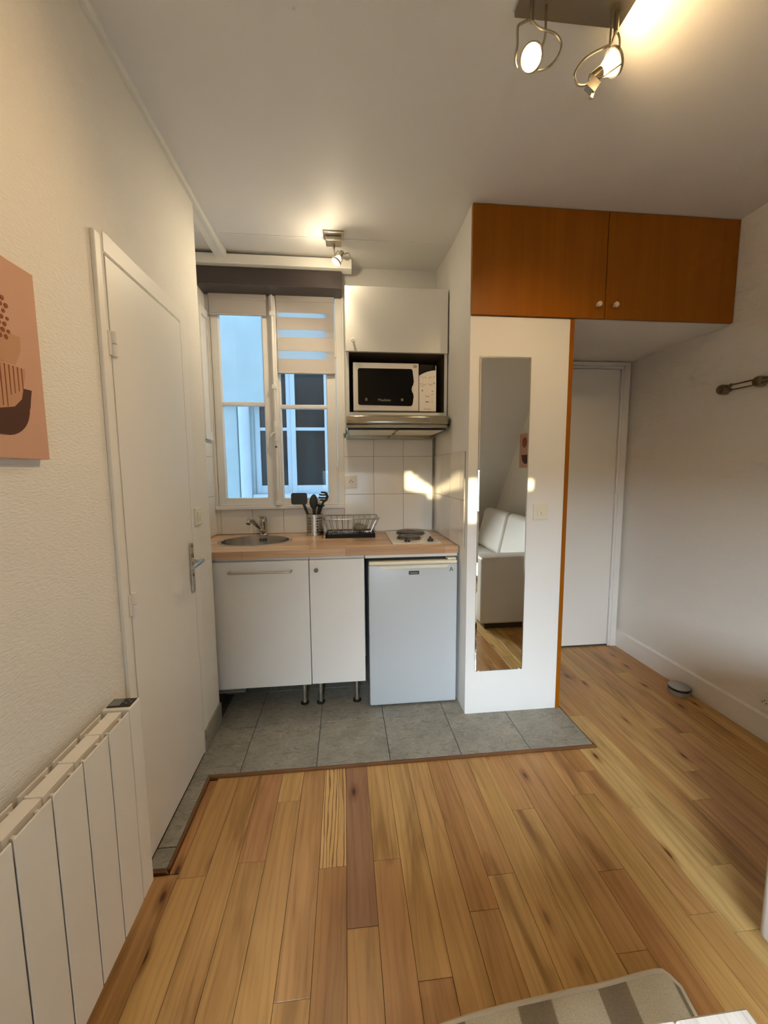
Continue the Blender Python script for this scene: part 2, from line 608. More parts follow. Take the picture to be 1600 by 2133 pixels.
PW = 0.0937
KNOWN = {-6: [1.227], -4: [1.259], -1: [1.21], 0: [1.023], 1: [1.217], -2: [0.881], -3: [1.499], 2: [0.884], 4: [1.029],
         5: [1.127], 8: [0.884], 12: [0.896, 1.319], 10: [1.402], 15: [1.326, 2.03], 18: [1.707], 16: [1.467, 2.237],
         13: [1.9], 14: [0.95], 17: [1.75, 0.9], 19: [2.3, 1.2], 20: [1.85], 7: [1.36], 9: [1.10], 6: [0.72], 3: [0.70], 11: [1.52], -5: [0.70], -7: [0.62]}
TINTS = [(0.50, 0.278, 0.088), (0.46, 0.248, 0.080), (0.53, 0.308, 0.100), (0.41, 0.202, 0.060), (0.55, 0.330, 0.116), (0.48, 0.252, 0.088)]
rnd = random.Random(5)
for k in range(-7, 23):
    x0, x1 = -0.017 + PW * k, -0.017 + PW * (k + 1)
    if k == -7:
        x0 = XL + 0.001
    if k == 22 or x1 > XR:
        x1 = XR - 0.001
    if x1 - x0 < 0.01:
        continue
    xm = (x0 + x1) / 2
    end = 1.655 if xm < 1.195 else 2.708
    if k == -7:
        end = 1.243
    ys = sorted(KNOWN.get(k, []))
    y = ys[0] if ys else end - rnd.uniform(0.4, 0.8)
    if not ys:
        ys = [y]
    while y > -1.2:
        y -= rnd.uniform(0.55, 1.15)
        ys.insert(0, max(y, -1.28))
    ys.append(end)
    for a, b in zip(ys[:-1], ys[1:]):
        if b - a < 0.03:
            continue
        t = rnd.choice(TINTS)
        mat = 'oak_board'
        if k in (12, 13) and a < 1.4:
            t = (0.54, 0.345, 0.125)
        if k == -1 and b == end:
            mat, t = 'oak_figured', (0.68, 0.41, 0.15)
        if k == 0 and b == end:
            t = (0.35, 0.175, 0.082)
        if k == -4 and b == end:
            t = (0.45, 0.220, 0.085)
        if k == 9 and a < 1.0:
            t = (0.42, 0.200, 0.065)
        me = plank_mesh(x1 - x0, b - a, 'plank')
        me.materials.append(M[mat])
        piece('plank', me, floor, (xm, (a + b) / 2, 0), (t[0], t[1], t[2], 1))
me = plank_mesh(0.033, 0.40, 'plank')
me.materials.append(M['oak_board'])
piece('plank', me, floor, (-0.5955, 1.445, 0), (0.44, 0.21, 0.07, 1))

# slate tiles, a little higher than the boards
bed = B(-0.87, 1.186, 1.668, 2.71, -0.012, 0.008).box(XL, -0.622, 1.255, 1.668, -0.012, 0.008).build('tile_bed', 'floor_grout', floor)
TW = 0.3388
tx = [-0.4891 + TW * i for i in range(-1, 6)]
rows = [(1.6685, 1.9785), (1.9815, 2.3105), (2.3135, 2.6425), (2.6455, 2.709)]
def slab(name, x0, x1, y0, y1, z0, z1, parent, mat, bev=0.0015):
    o0 = Vector(((x0 + x1) / 2, (y0 + y1) / 2, (z0 + z1) / 2))
    g = B(x0, x1, y0, y1, z0, z1)
    o = g.build(name, mat, None, bevel=bev, seg=1, base=o0)
    o.parent = parent
    o.location = o0 - ORIGIN[parent.name]
    return o
for (ya, yb) in rows:
    for i in range(len(tx) - 1):
        a, b = max(tx[i] + 0.0015, XA if ya > 2.0 else XL + 0.001), min(tx[i + 1] - 0.0015, 1.185)
        if b - a < 0.02:
            continue
        slab('tile', a, b, ya, yb, 0.0, ZT, floor, 'slate_tile')
for (ya, yb) in ((1.258, 1.332), (1.335, 1.667)):
    slab('tile', XL + 0.001, -0.624, ya, yb, 0.0, ZT, floor, 'slate_tile')
# brown wooden edging round the tiled area
g = B(-0.624, 1.198, 1.657, 1.667, -0.01, 0.011).box(-0.6225, -0.613, 1.246, 1.657, -0.01, 0.011)
g.box(XL, -0.613, 1.246, 1.2565, -0.01, 0.011).box(1.1865, 1.193, 1.667, 1.96, -0.01, 0.006)
struct(g.build('trim_1', 'edge_wood', bevel=0.002), 'narrow brown wooden edging strip around the slate tiles')

# ------------------------------------------------------------------ walls
# left partition with the narrow door's opening
DY0, DY1, DZ = 1.283, 1.812, 1.985
g = B(-0.80, XL, -1.35, DY0, -0.01, ZC).box(-0.80, XL, DY1, YP, -0.01, ZC).box(-0.80, XL, DY0, DY1, DZ, ZC)
g.box(-0.80, -0.735, DY0, DY1, -0.01, DZ)
wall_left = struct(g.build('wall_left', 'wall_paper', base=(-0.75, 0, 0)), 'left wall papered in cream fibre wallpaper')
g = B(-0.98, XA, 1.9, 2.85, -0.01, 2.75).box(-0.98, -0.80, 1.9, YP - 0.001, -0.01, 2.75)
wall_alc = struct(g.build('wall_alcove', 'wall_white', base=(XA, 2.4, 0)), 'left side wall of the kitchen alcove')
g = B(XR, 2.2, -1.5, 2.85, -0.01, ZC + 0.1)
wall_right = struct(g.build('wall_right', 'wall_paper', base=(XR, 0.5, 0)), 'right wall papered in cream fibre wallpaper')
WX0, WX1, WZ0, WZ1 = -0.87, 0.0, 1.10, 2.54
g = B(-0.98, 2.2, YB, 2.84, -0.01, WZ0).box(WX1, 2.2, YB, 2.84, WZ0, 2.75).box(-0.98, WX1, YB, 2.84, WZ1, 2.75)
g.box(-0.98, WX0, YB, 2.84, WZ0, WZ1)
wall_back = struct(g.build('wall_back', 'wall_white', base=(0, YB, 0)), 'white back wall of the kitchen')
g = B(XP0, XP1, YPIL + 0.007, YB, -0.01, ZCB)
g.box(XP0, XP1, YPIL, YPIL + 0.007, ZT, ZCB - 0.001)
wall_pil = struct(g.build('wall_pillar', 'wall_white', base=(XP0, YPIL, 0)), 'white boxed pillar between kitchen and passage')
struct(B(XP0, XP0 + 0.018, YPIL + 0.009, YB, ZCB, ZC + 0.05).build('trim_10', 'wall_white'), 'white side panel closing the end of the overhead cupboard')
struct(B(XP1, 1.179, YPIL - 0.003, YB, 0.0, ZCB - 0.001).build('trim_2', 'cherry'), 'orange wooden edge panel down the side of the white pillar')
# knee wall and sloping attic wall behind the camera, with a roof window and gaps added to shape the sun patches
g = B(-0.8, XR, YKNEE - 0.1, YKNEE, -0.01, ZKNEE).box(-6, -0.80, YKNEE - 0.1, YKNEE, -2, 5).box(XR, 6, YKNEE - 0.1, YKNEE, -2, 5)  # unseen side wings added to keep the daylight panel off the courtyard facade
xcuts = [-0.80, -0.35, 0.38, 0.425, 0.468, 0.505, 0.545, 0.585, 0.625, 0.637, 0.685, 0.957, 0.985, XR]
HOLES = {(-0.35, 0.38): [(0.80, 1.345)], (0.425, 0.468): [(1.20, 1.335)], (0.468, 0.505): [(1.19, 1.31)], (0.505, 0.545): [(1.185, 1.28)],
         (0.545, 0.585): [(1.175, 1.255)], (0.585, 0.625): [(1.14, 1.23)], (0.637, 0.685): [(1.06, 1.30)], (0.957, 0.985): [(1.225, 1.295)]}
def slope_slab(xa, xb, za, zb):
    ya, yb = slope_y(za), slope_y(zb)
    dy, dz = -0.0238, 0.0183
    g._add([(xa, ya, za), (xb, ya, za), (xb, yb, zb), (xa, yb, zb), (xa, ya + dy, za + dz), (xb, ya + dy, za + dz), (xb, yb + dy, zb + dz), (xa, yb + dy, zb + dz)],
           [(0, 1, 2, 3), (7, 6, 5, 4), (0, 4, 5, 1), (1, 5, 6, 2), (2, 6, 7, 3), (3, 7, 4, 0)])
for xa, xb in zip(xcuts[:-1], xcuts[1:]):
    zz = ZKNEE - 0.02
    for (h0, h1) in HOLES.get((xa, xb), []):
        slope_slab(xa, xb, zz, h0)
        zz = h1
    slope_slab(xa, xb, zz, ZC + 0.02)
struct(g.build('wall_rear', 'wall_white', base=(0.6, YKNEE, 0), fix=False), 'sloping attic wall behind the camera')
# unseen wall, added to keep the low sun out of the roof window
struct(B(-7.0, 0.412, -4.9, -4.6, -3, 6).build('wall_sun_block', 'facade_blue'), 'unseen wall added behind the camera to block the low sun')
# ceiling with a faint crease near the back wall
poly = [(YM0 - 0.05, ZC), (YCR, ZC), (2.84, ZC + (2.84 - YCR) * (ZCK - ZC) / (YB - YCR)), (2.84, 2.9), (YM0 - 0.05, 2.9)]
struct(G().prism(poly, 0, -0.98, 2.2).build('ceiling', 'ceiling_paint', base=(0.5, 1.2, ZC)), 'plain off-white ceiling with a faint crease')
# thin raised joint line along the crease
struct(B(-0.64, 0.42, YCR - 0.004, YCR + 0.004, ZC - 0.003, ZC + 0.002).build('trim_9', 'ceiling_paint'), 'thin joint line across the ceiling by the kitchen spot')

# cornice board along the left wall, running on as a free beam over the alcove
g = B(-0.735, -0.689, YP, 2.528, 2.606, 2.66).box(-0.69, -0.671, -0.2, 2.528, 2.603, 2.66)
struct(g.build('trim_3', 'trim_white', bevel=0.003), 'cream cornice board along the left wall and over the alcove')
struct(B(XA, 0.066, 2.525, 2.60, 2.578, 2.634).build('trim_4', 'trim_white', bevel=0.004), 'cream board fixed above the dark brown lintel')
struct(B(XA, 0.003, 2.56, YB, 2.474, 2.578).build('trim_5', 'beam_brown', bevel=0.004), 'dark brown painted lintel beam above the window')
# baseboards
g = B(XR - 0.014, XR, -1.2, YB, 0, 0.122)
g.prism([(XR - 0.014, 0.122), (XR, 0.122), (XR, 0.131)], 1, -1.2, YB)
struct(g.build('baseboard_right', 'trim_white'), 'white baseboard along the right wall')
struct(B(XL, XL + 0.010, 1.822, YP, ZT, 0.118).build('baseboard_left', 'slate_tile', bevel=0.001), 'short grey tile skirting at the foot of the left wall')
# white cable duct beside the narrow door and thin pipe beside the window
g = B(XL, XL + 0.012, 1.222, 1.252, 0.02, 2.02)
struct(g.build('trim_6', 'door_paint', bevel=0.003), 'slim vertical moulding on the hinge side of the narrow door')
struct(B(XL, XL + 0.0018, 1.812, 1.872, ZT, 2.045).box(XL, XL + 0.0018, 1.283, 1.812, 1.990, 2.045).build('trim_7', 'door_paint'), 'flat casing around the narrow door')
g = B(-0.004, 0.012, 2.69, YB, 1.60, 2.577)
struct(g.build('trim_8', 'trim_white', bevel=0.003), 'thin white cable duct running down beside the window')

# ------------------------------------------------------------------ wall tiles
def wall_tiles():
    pitch, hh, z0 = 0.207, 0.2598, 0.9275
    x_first = 0.201 - pitch
    zr = [z0, 1.188, 1.447, 1.575]
    t = 0.006
    B(XA, XP0, YB - 0.003, YB, z0, 1.094).box(x_first, XP0, YB - 0.003, YB, 1.094, 1.575).build('grout', 'grout', wall_back)
    for c in range(-5, 4):
        a, b = 0.201 + pitch * (c - 1), 0.201 + pitch * c
        a, b = max(a, XA + 0.001), min(b, XP0 - 0.007)
        if b - a < 0.015:
            continue
        for r in range(3):
            za, zb = zr[r], zr[r + 1]
            if a < x_first - 0.01:
                if r > 0:
                    continue
                zb = 1.094
            slab('wall_tile', a + 0.001, b - 0.001, YB - t, YB, za + 0.001, zb - 0.001, wall_back, 'wall_tile', 0.0012)
    B(XP0 - 0.003, XP0, 2.012, YB - 0.006, z0, 1.447).build('grout', 'grout', wall_pil)
    for c in range(4):
        b, a = YB - 0.006 - pitch * c, max(YB - 0.006 - pitch * (c + 1), 2.012)
        if b - a < 0.02:
            continue
        for r in range(2):
            slab('wall_tile', XP0 - t, XP0, a + 0.001, b - 0.001, zr[r] + 0.001, zr[r + 1] - 0.001, wall_pil, 'wall_tile', 0.0012)
    B(XA, XA + 0.003, 2.06, YB - 0.006, z0, 1.535).build('grout', 'grout', wall_alc)
    for c in range(4):
        b, a = YB - 0.006 - pitch * c, max(YB - 0.006 - pitch * (c + 1), 2.06)
        for r, (za, zb) in enumerate(((z0, 1.188), (1.188, 1.447), (1.447, 1.535))):
            slab('wall_tile', XA, XA + t, a + 0.001, b - 0.001, za + 0.001, zb - 0.001, wall_alc, 'wall_tile', 0.0012)
wall_tiles()

# ------------------------------------------------------------------ doors
d = struct(bpy.data.objects.new('door_1', None), 'narrow flush cream door in the left wall')
COL.objects.link(d); d.location = (XL, 1.55, 0); ORIGIN['door_1'] = Vector(d.location)
B(-0.725, XL + 0.002, DY0 + 0.003, DY1 - 0.002, ZT + 0.006, DZ - 0.004).build('door_leaf', 'door_paint', d, bevel=0.0015)
for zc in (1.730, 0.925):
    h = G().cyl((XL + 0.006, DY0 + 0.010, zc - 0.036), (XL + 0.006, DY0 + 0.010, zc - 0.001), 0.0085, n=12)
    h.cyl((XL + 0.006, DY0 + 0.010, zc + 0.001), (XL + 0.006, DY0 + 0.010, zc + 0.036), 0.0085, n=12)
    h.box(XL, XL + 0.004, DY0 - 0.012, DY0 + 0.03, zc - 0.034, zc + 0.034)
    h.build('hinge', 'trim_white', d, smooth=True)
hp = G().prism([(1.763, 0.822), (1.770, 0.811), (1.788, 0.811), (1.795, 0.822), (1.795, 1.024), (1.788, 1.035), (1.770, 1.035), (1.763, 1.024)], 0, XL + 0.002, XL + 0.010)
hplate = hp.build('handle_plate', 'chrome', d, bevel=0.001)
lv = G().cyl((XL + 0.010, 1.779, 0.955), (XL + 0.016, 1.779, 0.955), 0.012, n=16)
lv.cyl((XL + 0.012, 1.779, 0.955), (XL + 0.056, 1.779, 0.955), 0.0085, n=14)
lv.tube([(XL + 0.050, 1.784, 0.955), (XL + 0.054, 1.77, 0.955), (XL + 0.054, 1.72, 0.953), (XL + 0.052, 1.665, 0.950)], 0.0085, 12)
lv.build('lever', 'chrome', hplate, smooth=True)
B(XL + 0.0095, XL + 0.0115, 1.776, 1.782, 0.885, 0.898).build('keyhole', 'switch_dark', hplate)
for zc in (0.818, 1.028):
    G().cyl((XL + 0.010, 1.779, zc), (XL + 0.0115, 1.779, zc), 0.004, n=10).build('screw', 'steel', hplate)

d = struct(bpy.data.objects.new('door_2', None), 'flush grey-white door at the end of the passage')
COL.objects.link(d); d.location = (1.6, YB, 0); ORIGIN['door_2'] = Vector(d.location)
B(1.30, 1.981, YB - 0.018, YB - 0.001, 0.012, 2.058).build('door_leaf', 'door_paint', d, bevel=0.002)
B(1.30, 1.985, YB - 0.0175, YB - 0.004, 0.001, 0.0115).build('door_gap', 'switch_dark', d)
g = B(1.985, 2.003, YB - 0.026, YB, 0, 2.062).box(1.25, 2.003, YB - 0.026, YB, 2.062, 2.078)
g.box(2.003, 2.046, YB - 0.034, YB, 0, 2.078).box(1.25, 2.046, YB - 0.034, YB, 2.078, 2.104)
g.build('door_casing', 'trim_white', d, bevel=0.003)
for zc in (0.42, 1.14):
    G().cyl((1.983, YB - 0.024, zc - 0.03), (1.983, YB - 0.024, zc + 0.03), 0.006, n=10).build('hinge', 'trim_white', d, smooth=True)

# ------------------------------------------------------------------ window
w = struct(bpy.data.objects.new('window_1', None), 'old white casement window with two sashes over the sink')
COL.objects.link(w); w.location = (-0.43, YB, WZ0); ORIGIN['window_1'] = Vector(w.location)
g = B(XA + 0.001, -0.846, YB - 0.004, YB + 0.06, 1.10, 2.54).box(-0.044, 0.0, YB - 0.010, YB + 0.06, 1.10, 2.54)
g.box(XA + 0.001, 0.0, YB - 0.004, YB + 0.06, 2.49, 2.54)
g.build('window_frame', 'window_paint', w, bevel=0.003)
B(XA + 0.007, 0.0, YB - 0.022, YB + 0.06, 1.094, 1.118).build('window_sill', 'window_paint', w, bevel=0.004)
def sash(x0, x1, gx0, gx1, zb, zg0, zm, proud):
    y0, y1 = YB - proud, YB + 0.035
    g = B(x0, gx0, y0, y1, zb, 2.488).box(gx1, x1, y0, y1, zb, 2.488).box(gx0, gx1, y0, y1, zb, zg0).box(gx0, gx1, y0, y1, 2.43, 2.488)
    s = g.build('sash', 'window_paint', w, bevel=0.003)
    B(gx0 - 0.003, gx1 + 0.003, y0 + 0.006, y1, zm - 0.013, zm + 0.013).build('glazing_bar', 'window_paint', s, bevel=0.004)
    for za, zt_ in ((zg0, zm), (zm, 2.43)):
        B(gx0 - 0.004, gx1 + 0.004, YB + 0.022, YB + 0.025, za - 0.003, zt_).build('pane', 'pane_glass', s)
        bd = G()
        bd.prism([(gx0, y0 + 0.002), (gx0 + 0.009, YB + 0.02), (gx0, YB + 0.02)], 2, za, zt_)
        bd.prism([(gx1, y0 + 0.002), (gx1 - 0.009, YB + 0.02), (gx1, YB + 0.02)], 2, za, zt_)
        bd.build('glazing_bead', 'window_paint', s)
    return s
s1 = sash(-0.843, -0.462, -0.797, -0.516, 1.122, 1.172, 1.795, 0.0)
s2 = sash(-0.458, -0.047, -0.420, -0.106, 1.120, 1.168, 1.780, 0.004)
# moulded cover strip, bolt rod with handle
g = B(-0.468, -0.428, YB - 0.018, YB - 0.004, 1.122, 2.488)
g.build('cover_strip', 'window_paint', s2, bevel=0.006, seg=3)
rod = G().cyl((-0.449, YB - 0.026, 1.13), (-0.449, YB - 0.026, 2.50), 0.008, n=12)
rod = rod.build('bolt_rod', 'window_paint', s2, smooth=True)
hd = G().lathe([(0.009, 0), (0.014, 0.006), (0.013, 0.03), (0.016, 0.04), (0.015, 0.06), (0.010, 0.085), (0.014, 0.10), (0.013, 0.125), (0.009, 0.135)], (-0.449, YB - 0.03, 1.545), n=14)
hd.tube([(-0.449, YB - 0.03, 1.60), (-0.458, YB - 0.05, 1.602), (-0.470, YB - 0.058, 1.594), (-0.482, YB - 0.058, 1.575)], 0.007, 8)
hd.build('bolt_handle', 'window_paint', rod, smooth=True)
for zc in (1.135, 2.36, 1.90):
    G().box(-0.465, -0.433, YB - 0.036, YB - 0.016, zc - 0.014, zc + 0.014).build('rod_guide', 'window_paint', rod, bevel=0.004)
G().cyl((-0.449, YB - 0.036, 1.512), (-0.449, YB - 0.03, 1.512), 0.007, n=10).build('rod_end', 'switch_dark', rod)
for zc in (1.33, 2.15):
    G().cyl((-0.046, YB - 0.010, zc - 0.05), (-0.046, YB - 0.010, zc + 0.05), 0.007, n=10).build('hinge', 'window_paint', w, smooth=True)
# folded shutter on the left reveal
sh = thing('window_shutter', 'folded white panelled shutter on the left reveal of the window', 'shutter', (XA + 0.01, 2.6, 1.55))
g = B(XA + 0.002, XA + 0.022, 2.555, 2.572, 1.555, 2.36).box(XA + 0.002, XA + 0.022, 2.668, 2.685, 1.555, 2.36)
g.box(XA + 0.002, XA + 0.022, 2.572, 2.668, 1.555, 1.61).box(XA + 0.002, XA + 0.022, 2.572, 2.668, 2.31, 2.36)
g.build('shutter_frame', 'window_paint', sh, bevel=0.003)
B(XA + 0.002, XA + 0.012, 2.572, 2.668, 1.61, 2.31).build('panel', 'window_paint', sh)

# roller blinds with alternating solid and sheer bands
def blind(name, label, x0, x1, bands, zbar, zt):
    yb = YB - 0.020
    r = thing(name, label, 'blind', ((x0 + x1) / 2, yb, zbar), 'day and night blinds on the window sashes')
    B(x0 - 0.004, x1 + 0.004, yb - 0.006, YB - 0.0005, zt - 0.045, zt).build('head_rail', 'blind_solid', r, bevel=0.006, seg=3)
    for (za, zb_, kind) in bands:
        B(x0, x1, yb, yb + 0.0012, za, zb_).build('solid_band' if kind else 'sheer_band', 'blind_solid' if kind else 'blind_sheer', r)
    G().cyl((x0 - 0.001, yb, zbar + 0.006), (x1 + 0.001, yb, zbar + 0.006), 0.0075, n=12).build('bottom_bar', 'blind_solid', r, smooth=True)
blind('roller_blind', 'day and night blind lowered over the right sash in stripes', -0.420, -0.052,
      [(2.343, 2.372, 0), (2.267, 2.343, 1), (2.219, 2.267, 0), (2.134, 2.219, 1), (2.083, 2.134, 0), (2.002, 2.083, 1), (2.372, 2.45, 1)], 1.988, 2.485)
blind('roller_blind', 'day and night blind rolled up at the top of the left sash', -0.838, -0.487, [(2.355, 2.385, 1), (2.385, 2.41, 1), (2.41, 2.45, 1)], 2.345, 2.485)

# ------------------------------------------------------------------ courtyard seen through the window
cy = thing('courtyard_building', 'pale blue rendered building across the courtyard with a tall window', 'building', (-0.6, 4.2, -1.0))
YF = 4.2
g = B(-4.5, -0.93, YF, YF + 0.3, -1, 7).box(-0.10, 3.5, YF, YF + 0.3, -1, 7).box(-0.93, -0.10, YF, YF + 0.3, 2.47, 7).box(-0.93, -0.10, YF, YF + 0.3, -1, 1.09)
g.build('wall', 'facade_blue', cy)
B(-4.5, -0.80, YF - 0.07, YF, 2.02, 7).build('overhang', 'facade_blue', cy)
B(-1.26, -1.08, YF - 0.03, YF, -1, 2.02).build('pilaster', 'facade_blue', cy, bevel=0.01)
G().cyl((-1.01, YF - 0.045, -1), (-1.01, YF - 0.045, 2.03), 0.055, n=16).build('downpipe', 'facade_frame', cy, smooth=True)
B(-0.95, -0.08, YF - 0.05, YF + 0.1, 1.06, 1.115).build('window_ledge', 'facade_frame', cy, bevel=0.006)
def far_sash(x0, x1, y):
    f = B(x0, x0 + 0.045, y, y + 0.05, 1.12, 2.47).box(x1 - 0.045, x1, y, y + 0.05, 1.12, 2.47)
    f.box(x0 + 0.045, x1 - 0.045, y, y + 0.05, 1.12, 1.205).box(x0 + 0.045, x1 - 0.045, y, y + 0.05, 2.41, 2.47)
    f = f.build('window', 'facade_frame', cy, bevel=0.004)
    B(x0 + 0.04, x1 - 0.04, y + 0.008, y + 0.04, 1.777, 1.808).build('glazing_bar', 'facade_frame', f)
    for za, zb_ in ((1.2, 1.79), (1.79, 2.415)):
        B(x0 + 0.04, x1 - 0.04, y + 0.03, y + 0.034, za, zb_).build('pane', 'facade_pane', f)
far_sash(-0.915, -0.548, YF + 0.02)
far_sash(-0.546, -0.155, YF - 0.005)

# ------------------------------------------------------------------ overhead wooden cupboard
oc = thing('overhead_cupboard', 'wide orange-brown wooden cupboard under the ceiling above the passage', 'cupboard', (1.35, YPIL + 0.3, ZCB))
g = B(XP0 + 0.019, XR - 0.002, YPIL + 0.012, YB - 0.002, ZCB + 0.001, ZCB + 0.02)
g.box(XP0 + 0.019, XR - 0.002, YPIL + 0.012, YPIL + 0.03, ZCB + 0.02, ZC - 0.001)
g.build('carcass', 'wall_white', oc)
for (a, b, kx) in ((XP0 + 0.002, 1.332, 1.290), (1.336, XR - 0.004, 1.381)):
    dr = B(a, b, YPIL - 0.010, YPIL + 0.008, ZCB + 0.004, ZC - 0.004).build('door', 'cherry', oc, bevel=0.0015)
    G().lathe([(0.006, 0), (0.006, 0.012), (0.013, 0.015), (0.0135, 0.024), (0.011, 0.028)], (kx, YPIL - 0.010, 2.174), (0, -1, 0), 16).build('knob', 'knob_pale', dr, smooth=True)

# ------------------------------------------------------------------ tall wall mirror
mi = thing('wall_mirror', 'tall narrow frameless mirror fixed to the white pillar', 'mirror', (0.82, YPIL - 0.004, 0.255))
MX0, MX1, MZ0, MZ1 = 0.6855, 0.9545, 0.256, 1.915
B(MX0, MX1, YPIL - 0.0045, YPIL - 0.0005, MZ0, MZ1).build('mirror_back', 'switch_dark', mi)
bw, y1, y0 = 0.007, YPIL - 0.0045, YPIL - 0.0065
B(MX0 + bw, MX1 - bw, y0, y1, MZ0 + bw, MZ1 - bw).build('glass', 'mirror_glass', mi)
g = G()
o_ = [(MX0, y1, MZ0), (MX1, y1, MZ0), (MX1, y1, MZ1), (MX0, y1, MZ1)]
i_ = [(MX0 + bw, y0, MZ0 + bw), (MX1 - bw, y0, MZ0 + bw), (MX1 - bw, y0, MZ1 - bw), (MX0 + bw, y0, MZ1 - bw)]
for k in range(4):
    g.quad(o_[k], o_[(k + 1) % 4], i_[(k + 1) % 4], i_[k])
g.build('bevelled_edge', 'mirror_glass', mi, fix=False)
for (x, z) in ((MX0, MZ0 + 0.10), (MX0 + 0.02, MZ0 - 0.001), (MX1 - 0.02, MZ0 - 0.001)):
    B(x - 0.006, x + 0.006, YPIL - 0.009, YPIL - 0.0002, z - 0.006, z + 0.006).build('clip', 'trim_white', mi, bevel=0.001)

# ------------------------------------------------------------------ switches and sockets
def wall_plate(name, label, cat, c, normal, w=0.082, h=0.082, kind='switch'):
    n = Vector(normal)
    side = Vector((0, 0, 1)).cross(n)
    r = thing(name, label, cat, c)
    mt = Matrix((( side.x, 0, n.x, c[0]), (side.y, 0, n.y, c[1]), (0, 1, n.z, c[2]), (0, 0, 0, 1)))
    pl = G().box(-w / 2, w / 2, -h / 2, h / 2, 0.0003, 0.008, mt).build('cover_plate', 'switch_ivory' if kind == 'switch' else 'trim_white', r, bevel=0.002)
    if kind == 'switch':
        G().box(-w * 0.26, w * 0.26, -h * 0.26, h * 0.26, 0.008, 0.0115, mt).build('rocker', 'switch_ivory', r, bevel=0.001)
        G().box(-0.0012, 0.0012, -h * 0.2, 0.0, 0.0114, 0.0122, mt).build('rocker_mark', 'print_grey', r)
    else:
        C = Vector(c)
        G().lathe([(0.024, 0.008), (0.024, 0.0095), (0.019, 0.0095), (0.018, 0.0085)], C, n, 24).build('socket_ring', 'trim_white', r, smooth=True)
        G().cyl(C + n * 0.0082, C + n * 0.009, 0.0175, n=24).build('socket_well', 'laminate_white', r)
        for (sx, sz) in ((-0.0095, 0), (0.0095, 0), (0, 0.011)):
            p = C + side * sx + Vector((0, 0, sz))
            G().cyl(p + n * 0.0088, p + n * 0.0098, 0.0032, n=10).build('pin_hole', 'switch_dark', r)
    return r
wall_plate('light_switch', 'square ivory light switch on the pillar right of the mirror', 'switch', (1.031, YPIL, 1.126), (0, -1, 0))
wall_plate('light_switch', 'ivory light switch on the left wall above the door handle', 'switch', (XL, 1.886, 1.143), (1, 0, 0), 0.075, 0.08)
wall_plate('power_socket', 'white power socket on the kitchen wall tiles beside the window', 'socket', (0.043, YB - 0.006, 1.274), (0, -1, 0), 0.085, 0.085, 'socket')
wall_plate('power_socket', 'white power socket low on the right wall above the baseboard', 'socket', (XR, 1.625, 0.190), (-1, 0, 0), 0.085, 0.085, 'socket')

# ------------------------------------------------------------------ worktop with sink hole
SX, SY, SA, SB = -0.553, 2.440, 0.222, 0.190
def worktop():
    x0, x1, y0, y1, zt, zb = XA + 0.002, XP0 - 0.008, 2.100, YB - 0.008, 0.925, 0.886
    n = 48
    g = G()
    inner_t, inner_b, outer_t, outer_b = [], [], [], []
    for i in range(n):
        t = 2 * math.pi * i / n
        cx, cy = SX + SA * 0.93 * math.cos(t), SY + SB * 0.93 * math.sin(t)
        inner_t.append((cx, cy, zt)); inner_b.append((cx, cy, zb))
        dx, dy = math.cos(t), math.sin(t)
        s = min(((x1 - SX) if dx > 0 else (SX - x0)) / max(abs(dx), 1e-6), ((y1 - SY) if dy > 0 else (SY - y0)) / max(abs(dy), 1e-6))
        outer_t.append((SX + dx * s, SY + dy * s, zt)); outer_b.append((SX + dx * s, SY + dy * s, zb))
    # rectangle corners exact
    def snap(lst, z):
        for cxy in ((x0, y0), (x1, y0), (x1, y1), (x0, y1)):
            k = min(range(n), key=lambda i: (lst[i][0] - cxy[0]) ** 2 + (lst[i][1] - cxy[1]) ** 2)
            lst[k] = (cxy[0], cxy[1], z)
    snap(outer_t, zt); snap(outer_b, zb)
    vs = inner_t + inner_b + outer_t + outer_b
    fs = []
    for i in range(n):
        k = (i + 1) % n
        fs += [(i, 2 * n + i, 2 * n + k, k), (n + i, n + k, 3 * n + k, 3 * n + i), (i, k, n + k, n + i), (2 * n + i, 3 * n + i, 3 * n + k, 2 * n + k)]
    g._add(vs, fs)
    return g
wt = thing('worktop', 'oak butcher-block worktop running across the kitchenette', 'worktop', (0, 2.4, 0.886))
worktop().build('board', 'butcher_block', wt)
g = B(0.104, XP0 - 0.010, 2.112, 2.13, 0.868, 0.8855)
g.build('support_rail', 'laminate_white', wt)

# sink
sk = thing('kitchen_sink', 'round stainless steel sink bowl set into the worktop', 'sink', (SX, SY, 0.80))
def ell(rings):
    n = 56
    return [[(SX + a * math.cos(2 * math.pi * i / n), SY + b * math.sin(2 * math.pi * i / n), z) for i in range(n)] for a, b, z in rings]
G().rings(ell([(SA, SB, 0.9255), (SA - 0.002, SB - 0.002, 0.9285), (SA - 0.014, SB - 0.013, 0.929), (SA - 0.020, SB - 0.019, 0.9265)]), cap=False).build('rim', 'steel', sk, smooth=True, fix=True)
G().rings(ell([(SA - 0.020, SB - 0.019, 0.9265), (SA - 0.028, SB - 0.027, 0.90), (SA - 0.036, SB - 0.034, 0.83), (SA - 0.07, SB - 0.065, 0.795), (0.03, 0.03, 0.79)]), cap=False).build('bowl', 'steel_dark', sk, smooth=True)
G().lathe([(0.031, 0), (0.026, 0.004), (0.001, 0.002)], (SX, SY, 0.789), n=20).build('drain', 'chrome', sk, smooth=True)
for k in (-1, 0, 1):
    B(SX + 0.010 + k * 0.016 - 0.005, SX + 0.010 + k * 0.016 + 0.005, SY + SB - 0.034, SY + SB - 0.029, 0.892, 0.912).build('overflow_slot', 'switch_dark', sk)

